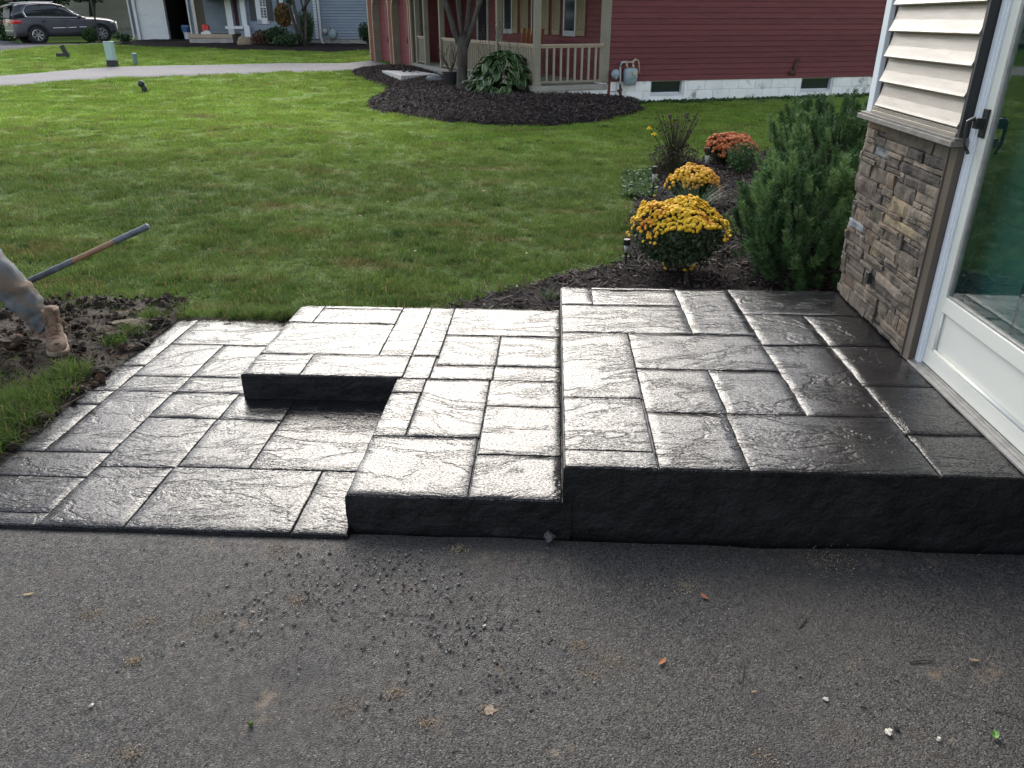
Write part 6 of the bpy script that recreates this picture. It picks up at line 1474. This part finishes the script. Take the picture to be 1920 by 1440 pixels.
for s in (-1, 1):
    def gp(x, f, o=.012):
        for a_, c_ in zip(GH, GH[1:]):
            if a_[0] <= x <= c_[0]: t = (x-a_[0])/(c_[0]-a_[0]); w_b, z_b, w_t, z_t = [a_[k]*(1-t)+c_[k]*t for k in (1,2,3,4)]
        z = z_b+(z_t-.05-z_b)*f; y = w_b+(w_t-w_b)*f+.035*math.sin(PI*f)+o; return (x, s*y, z)
    b = MB(); b.add([gp(-.86,0),gp(-.28,0),gp(-.36,.55),gp(-.18,1),gp(-.70,1),gp(-.8,.5)], [(0,1,2,3,4,5) if s < 0 else (5,4,3,2,1,0)]); b.build('rear_pillar', M['carpaint'], car)
    for x_ in (.42, 1.22): b = MB(); b.add([gp(x_,0),gp(x_+.08,0),gp(x_+.02,1),gp(x_-.06,1)], [(0,1,2,3) if s < 0 else (3,2,1,0)]); b.build('pillar', M['carblack'], car)

b = MB()
for s in (-1, 1):
    pts = [gp(x, 0, .02) for x in (-.28,.3,1,1.6,2.1)]; pts = [(x, s*abs(y), z) for x, y, z in pts]; b.tube(pts, .014, 6)
    pts = [gp(x, f, .02) for x, f in ((-.28,0),(-.36,.5),(-.15,.96),(.4,1),(1.1,1),(1.5,1),(1.95,.98),(2.2,.6))]; pts = [(x, s*abs(y), z) for x, y, z in pts]; b.tube(pts, .016, 6)
    b.tube([(.72,s*.975,.66),(1.5,s*.972,.665),(2.25,s*.968,.68)], [.02,.022,.02], 6)
b.build('chrome_trim', M['chrome'], car)
b = MB()
for s in (-1, 1): b.tube([(-.5,s*.6,1.76),(.2,s*.62,1.81),(1.1,s*.6,1.79)], .02, 6)
b.build('roof_rails', M['chrome'], car)
b = MB(); b.add([(-.98,-.55,1.62),(-.98,.55,1.62),(-.62,.62,1.72),(-.62,-.62,1.72),(-.98,-.55,1.57),(-.98,.55,1.57),(-.62,.62,1.66),(-.62,-.62,1.66)], [(0,3,2,1),(4,5,6,7),(0,1,5,4),(1,2,6,5),(2,3,7,6),(3,0,4,7)]); b.build('rear_spoiler', M['carblack'], car)
b = MB(); b.add([(-.93,-.58,1.14),(-.93,.58,1.14),(-.80,.55,1.55),(-.80,-.55,1.55)], [(0,3,2,1)]); b.build('rear_window', M['carblack'], car)
for s in (-1, 1):
    b = MB(); b.loft([[(x, s*y_, z) for y_, z in ((w_, 1.04), (w_+.02, .96), (w_, .88), (w_-.3, .9), (w_-.3, 1.03))] for x, w_ in ((-.93,.72),(-.86,.90),(-.58,.975))]); b.build('tail_light', M['taillight'], car, smooth=False)
    b = MB(); b.loft([[(x, s*y_, z) for y_, z in ((w_, .90), (w_+.01, .83), (w_-.2, .82), (w_-.2, .90))] for x, w_ in ((3.45,.93),(3.68,.85),(3.79,.7))]); b.build('headlight', M['clearlamp'], car)
    b = MB(); b.blob((1.98, s*1.03, 1.14), .1, 3, 10, 6, .05, (.7,1.1,.7)); b.build('mirror', M['carblack'], car, smooth=True)
    for x in (.30, 1.35): b = MB(); b.tube([(x,s*.965,.98),(x+.03,s*.995,.985),(x+.17,s*.993,.985),(x+.2,s*.963,.98)], .016, 6); b.build('door_handle', M['carblack'], car)
    b = MB()
    for x in (.37, 1.28, 2.2): b.bar((x+.03,s*.972,.38),(x,s*.955,1.08),.006,.012,up=(0,1,0))
    b.build('door_gaps', M['carblack'], car)
b = MB(); b.box(-.955,-.90,-.7,.7,.56,.60); b.build('bumper_strip', M['pipegrey'], car); b = MB(); b.box(-.965,-.92,-.26,.26,.80,.92); b.build('licence_plate', M['tan'], car)
for x in (0, 2.9):
    for s in (-1, 1):
        b = MB(); T = Matrix.Translation((x, s*.885, .375)) @ Matrix.Rotation(-s*PI/2, 4, 'X')
        b.lathe([(.24,-.13),(.35,-.125),(.375,-.08),(.378,.07),(.36,.115),(.30,.125),(.245,.11),(.24,.07)], n=32, T=T); wh = b.build('wheel', M['tyre'], car, smooth=True)
        b = MB(); b.lathe([(.247,.08),(.252,.118),(.232,.124),(.224,.10)], n=28, T=T, cap=False); 
        for k in range(7):
            for o in (-.13,.13):
                a0 = 2*PI*k/7; b.bar(T @ Vector((.04*math.cos(a0), .04*math.sin(a0), .095)), T @ Vector((.225*math.cos(a0+o), .225*math.sin(a0+o), .108)), .028, .02, up=tuple(T.to_3x3() @ Vector((0,0,1))))
        b.lathe([(.05,.08),(.045,.115),(.01,.118)], n=12, T=T); b.build('rim', M['alloy'], wh)
        b = MB(); b.lathe([(.232,.06),(.2,.074),(.01,.076)], n=20, T=T); b.build('brake_disc', M['dark'], wh)
        # flared wheel arch
        b = MB(); n = 16; pts = [(x+.47*math.cos(PI*k/n), s*.965, .36+.47*math.sin(PI*k/n)) for k in range(n+1)]; b.tube(pts, .05, 6); b.build('wheel_arch', M['carblack'], car, smooth=True)
        b = MB(); T2 = Matrix.Translation((x, s*.9, .40)) @ Matrix.Rotation(-s*PI/2, 4, 'X'); b.lathe([(.45,-.1),(.45,.072)], n=28, T=T2); b.build('wheel_well', M['dark'], car)

# ---------------- small things on the far lawns
q = ont(212, 124); t = thing('utility_pedestal', 'pale green utility pedestal with a dark base beside the neighbour driveway', 'utility box', (q.x, q.y, q.z-.02), YAW)
hh = ony(200, 76, q.y).z-q.z; b = MB(); b.box(-.115,.115,-.10,.10,.26*hh,hh); b.box(-.12,.12,-.105,.105,hh-.03,hh); b.build('cover', M['plastic_green'], t, bevel=.02); b = MB(); b.box(-.125,.125,-.11,.11,0,.26*hh); b.build('base', M['carblack'], t, bevel=.01)
q = ont(255, 120); b = MB(); h2 = ony(253, 100, q.y).z-q.z; b.lathe([(.07,0),(.072,h2-.06),(.085,h2-.055),(.085,h2),(.02,h2+.01)], n=14); tag(b.build('marker_post', M['teal_green'], loc=q), 'short dull green cable marker post right of the pale green pedestal', 'marker post')
q = ont(270, 172); b = MB(); b.tube([(.03,0,-.05),(.02,0,.06),(.0,-.0,.15)], [.06,.06,.06], 12); b.blob((-.02,-.02,.17), .075, 2, 12, 8, .02); tag(b.build('black_pipe_cap', M['carblack'], loc=q, smooth=True), 'black curved pipe end on the near lawn below the driveway', 'pipe')
q = ont(122, 108); b = MB(); b.tube([(.1,0,-.05),(.05,0,.14),(-.02,0,.34)], .075, 10); b.box(-.22,.12,-.08,.08,-.02,.13); tag(b.build('black_spotlight', M['carblack'], loc=q), 'black L-shaped ground fixture on the far lawn left of the pedestal', 'ground light')
q = gtop(ont(173, 81)); t = thing('round_shrub', 'clipped round green shrub in front of the parked car', 'shrub', tuple(q)); vb = VB(); V, F = quads_leaf(3800, (0,0,.30), (.34,.34,.30), .035, np.random.default_rng(120), shell=.55); vb.put(V, F); vb.build('foliage', M['leafmid'], t); b = MB(); b.tube([(0,0,-.1),(0,0,.3)], .03, 6); b.build('stem', M['twig'], t)
q = gtop(ont(188, 83)); t = thing('lamp_post', 'dark lamp post between the parked car and the round shrub', 'lamp post', tuple(q)); b = MB(); b.tube([(0,0,-.1),(0,0,.1),(-.0,0,2.0)], [.07,.045,.04], 10); b.build('post', M['black'], t); b = MB(); b.lathe([(.07,2.0),(.12,2.05),(.15,2.35),(.17,2.37),(.05,2.5)], n=12); b.build('lantern', M['clearlamp'], t)
def tree_far(label, x, y, h, r, seed, m='leafdark', n=9000, zc=None, leaf=.16):
    t = thing('broad_tree', label, 'tree', (x, y, zt(x, y))); rnd = random.Random(seed); tr = MB(); tips = []; grow(tr, Vector((0,0,-.2)), Vector((0,0,1)), h*.45, .22, 3, rnd, tips, .7, 4, 3); tr.build('trunk', M['bark'], t, smooth=True)
    rg = np.random.default_rng(seed); vb = VB()
    for k in range(26):
        d = rg.normal(size=3); d /= np.linalg.norm(d); c = d*np.array(r)*.62+np.array((0,0,zc or h*.7)); V, F = quads_leaf(n//26, tuple(c), (r[0]*.42, r[1]*.42, r[2]*.42), leaf, rg, shell=.2); vb.put(V, F)
    vb.build('crown', M[m], t)
q = ony(60, 2, 42); tree_far('dark leafy tree hanging over the roof of the parked car', q.x, 42, 5.5, (3.2,2.2,1.6), 131, zc=q.z+.95-zt(q.x, 42), n=12000, leaf=.13)
q = ony(165, -10, 44); tree_far('dark leafy tree in front of the beige house', q.x, 44, 5.5, (2.2,1.6,1.3), 132, zc=q.z+.95-zt(q.x, 44), n=7000, leaf=.12)
q = ont(8, 84); q2 = ony(8, 48, q.y+4); t = thing('pink_shrub', 'bush with pinkish blossoms behind the tail of the parked car', 'shrub', (q2.x, q2.y, zt(q2.x, q2.y))); rg = np.random.default_rng(140); vb = VB(); V, F = quads_leaf(3000, (0,0,.9), (.9,.7,1.0), .07, rg, shell=.3); vb.put(V, F); vb.build('foliage', M['leafdark'], t)
vb = VB(); V, F = quads_leaf(500, (0,0,1.1), (.95,.72,.9), .06, rg, shell=.7); vb.put(V, F); vb.build('blossoms', M['litter'], t)
# far row that closes the view: white house and trees beyond
WF = Fr((-45, 62), 25); wh = thing('white_house', 'white house wall glimpsed at the far left edge behind the pink shrub', 'house', (-45, 62, 0), R(25)); b = MB(); b.box(-9, 6.5, 0, 8, .5, 6); b.build('wall', M['white'], wh); b = MB(); b.add([(-9.6,-.6,6),(7.1,-.6,6),(7.1,8.6,6),(-9.6,8.6,6),(-9.6,4,9),(7.1,4,9)], [(0,1,5,4),(2,3,4,5),(0,4,3),(1,2,5),(0,3,2,1)]); b.build('roof', M['roof'], wh)
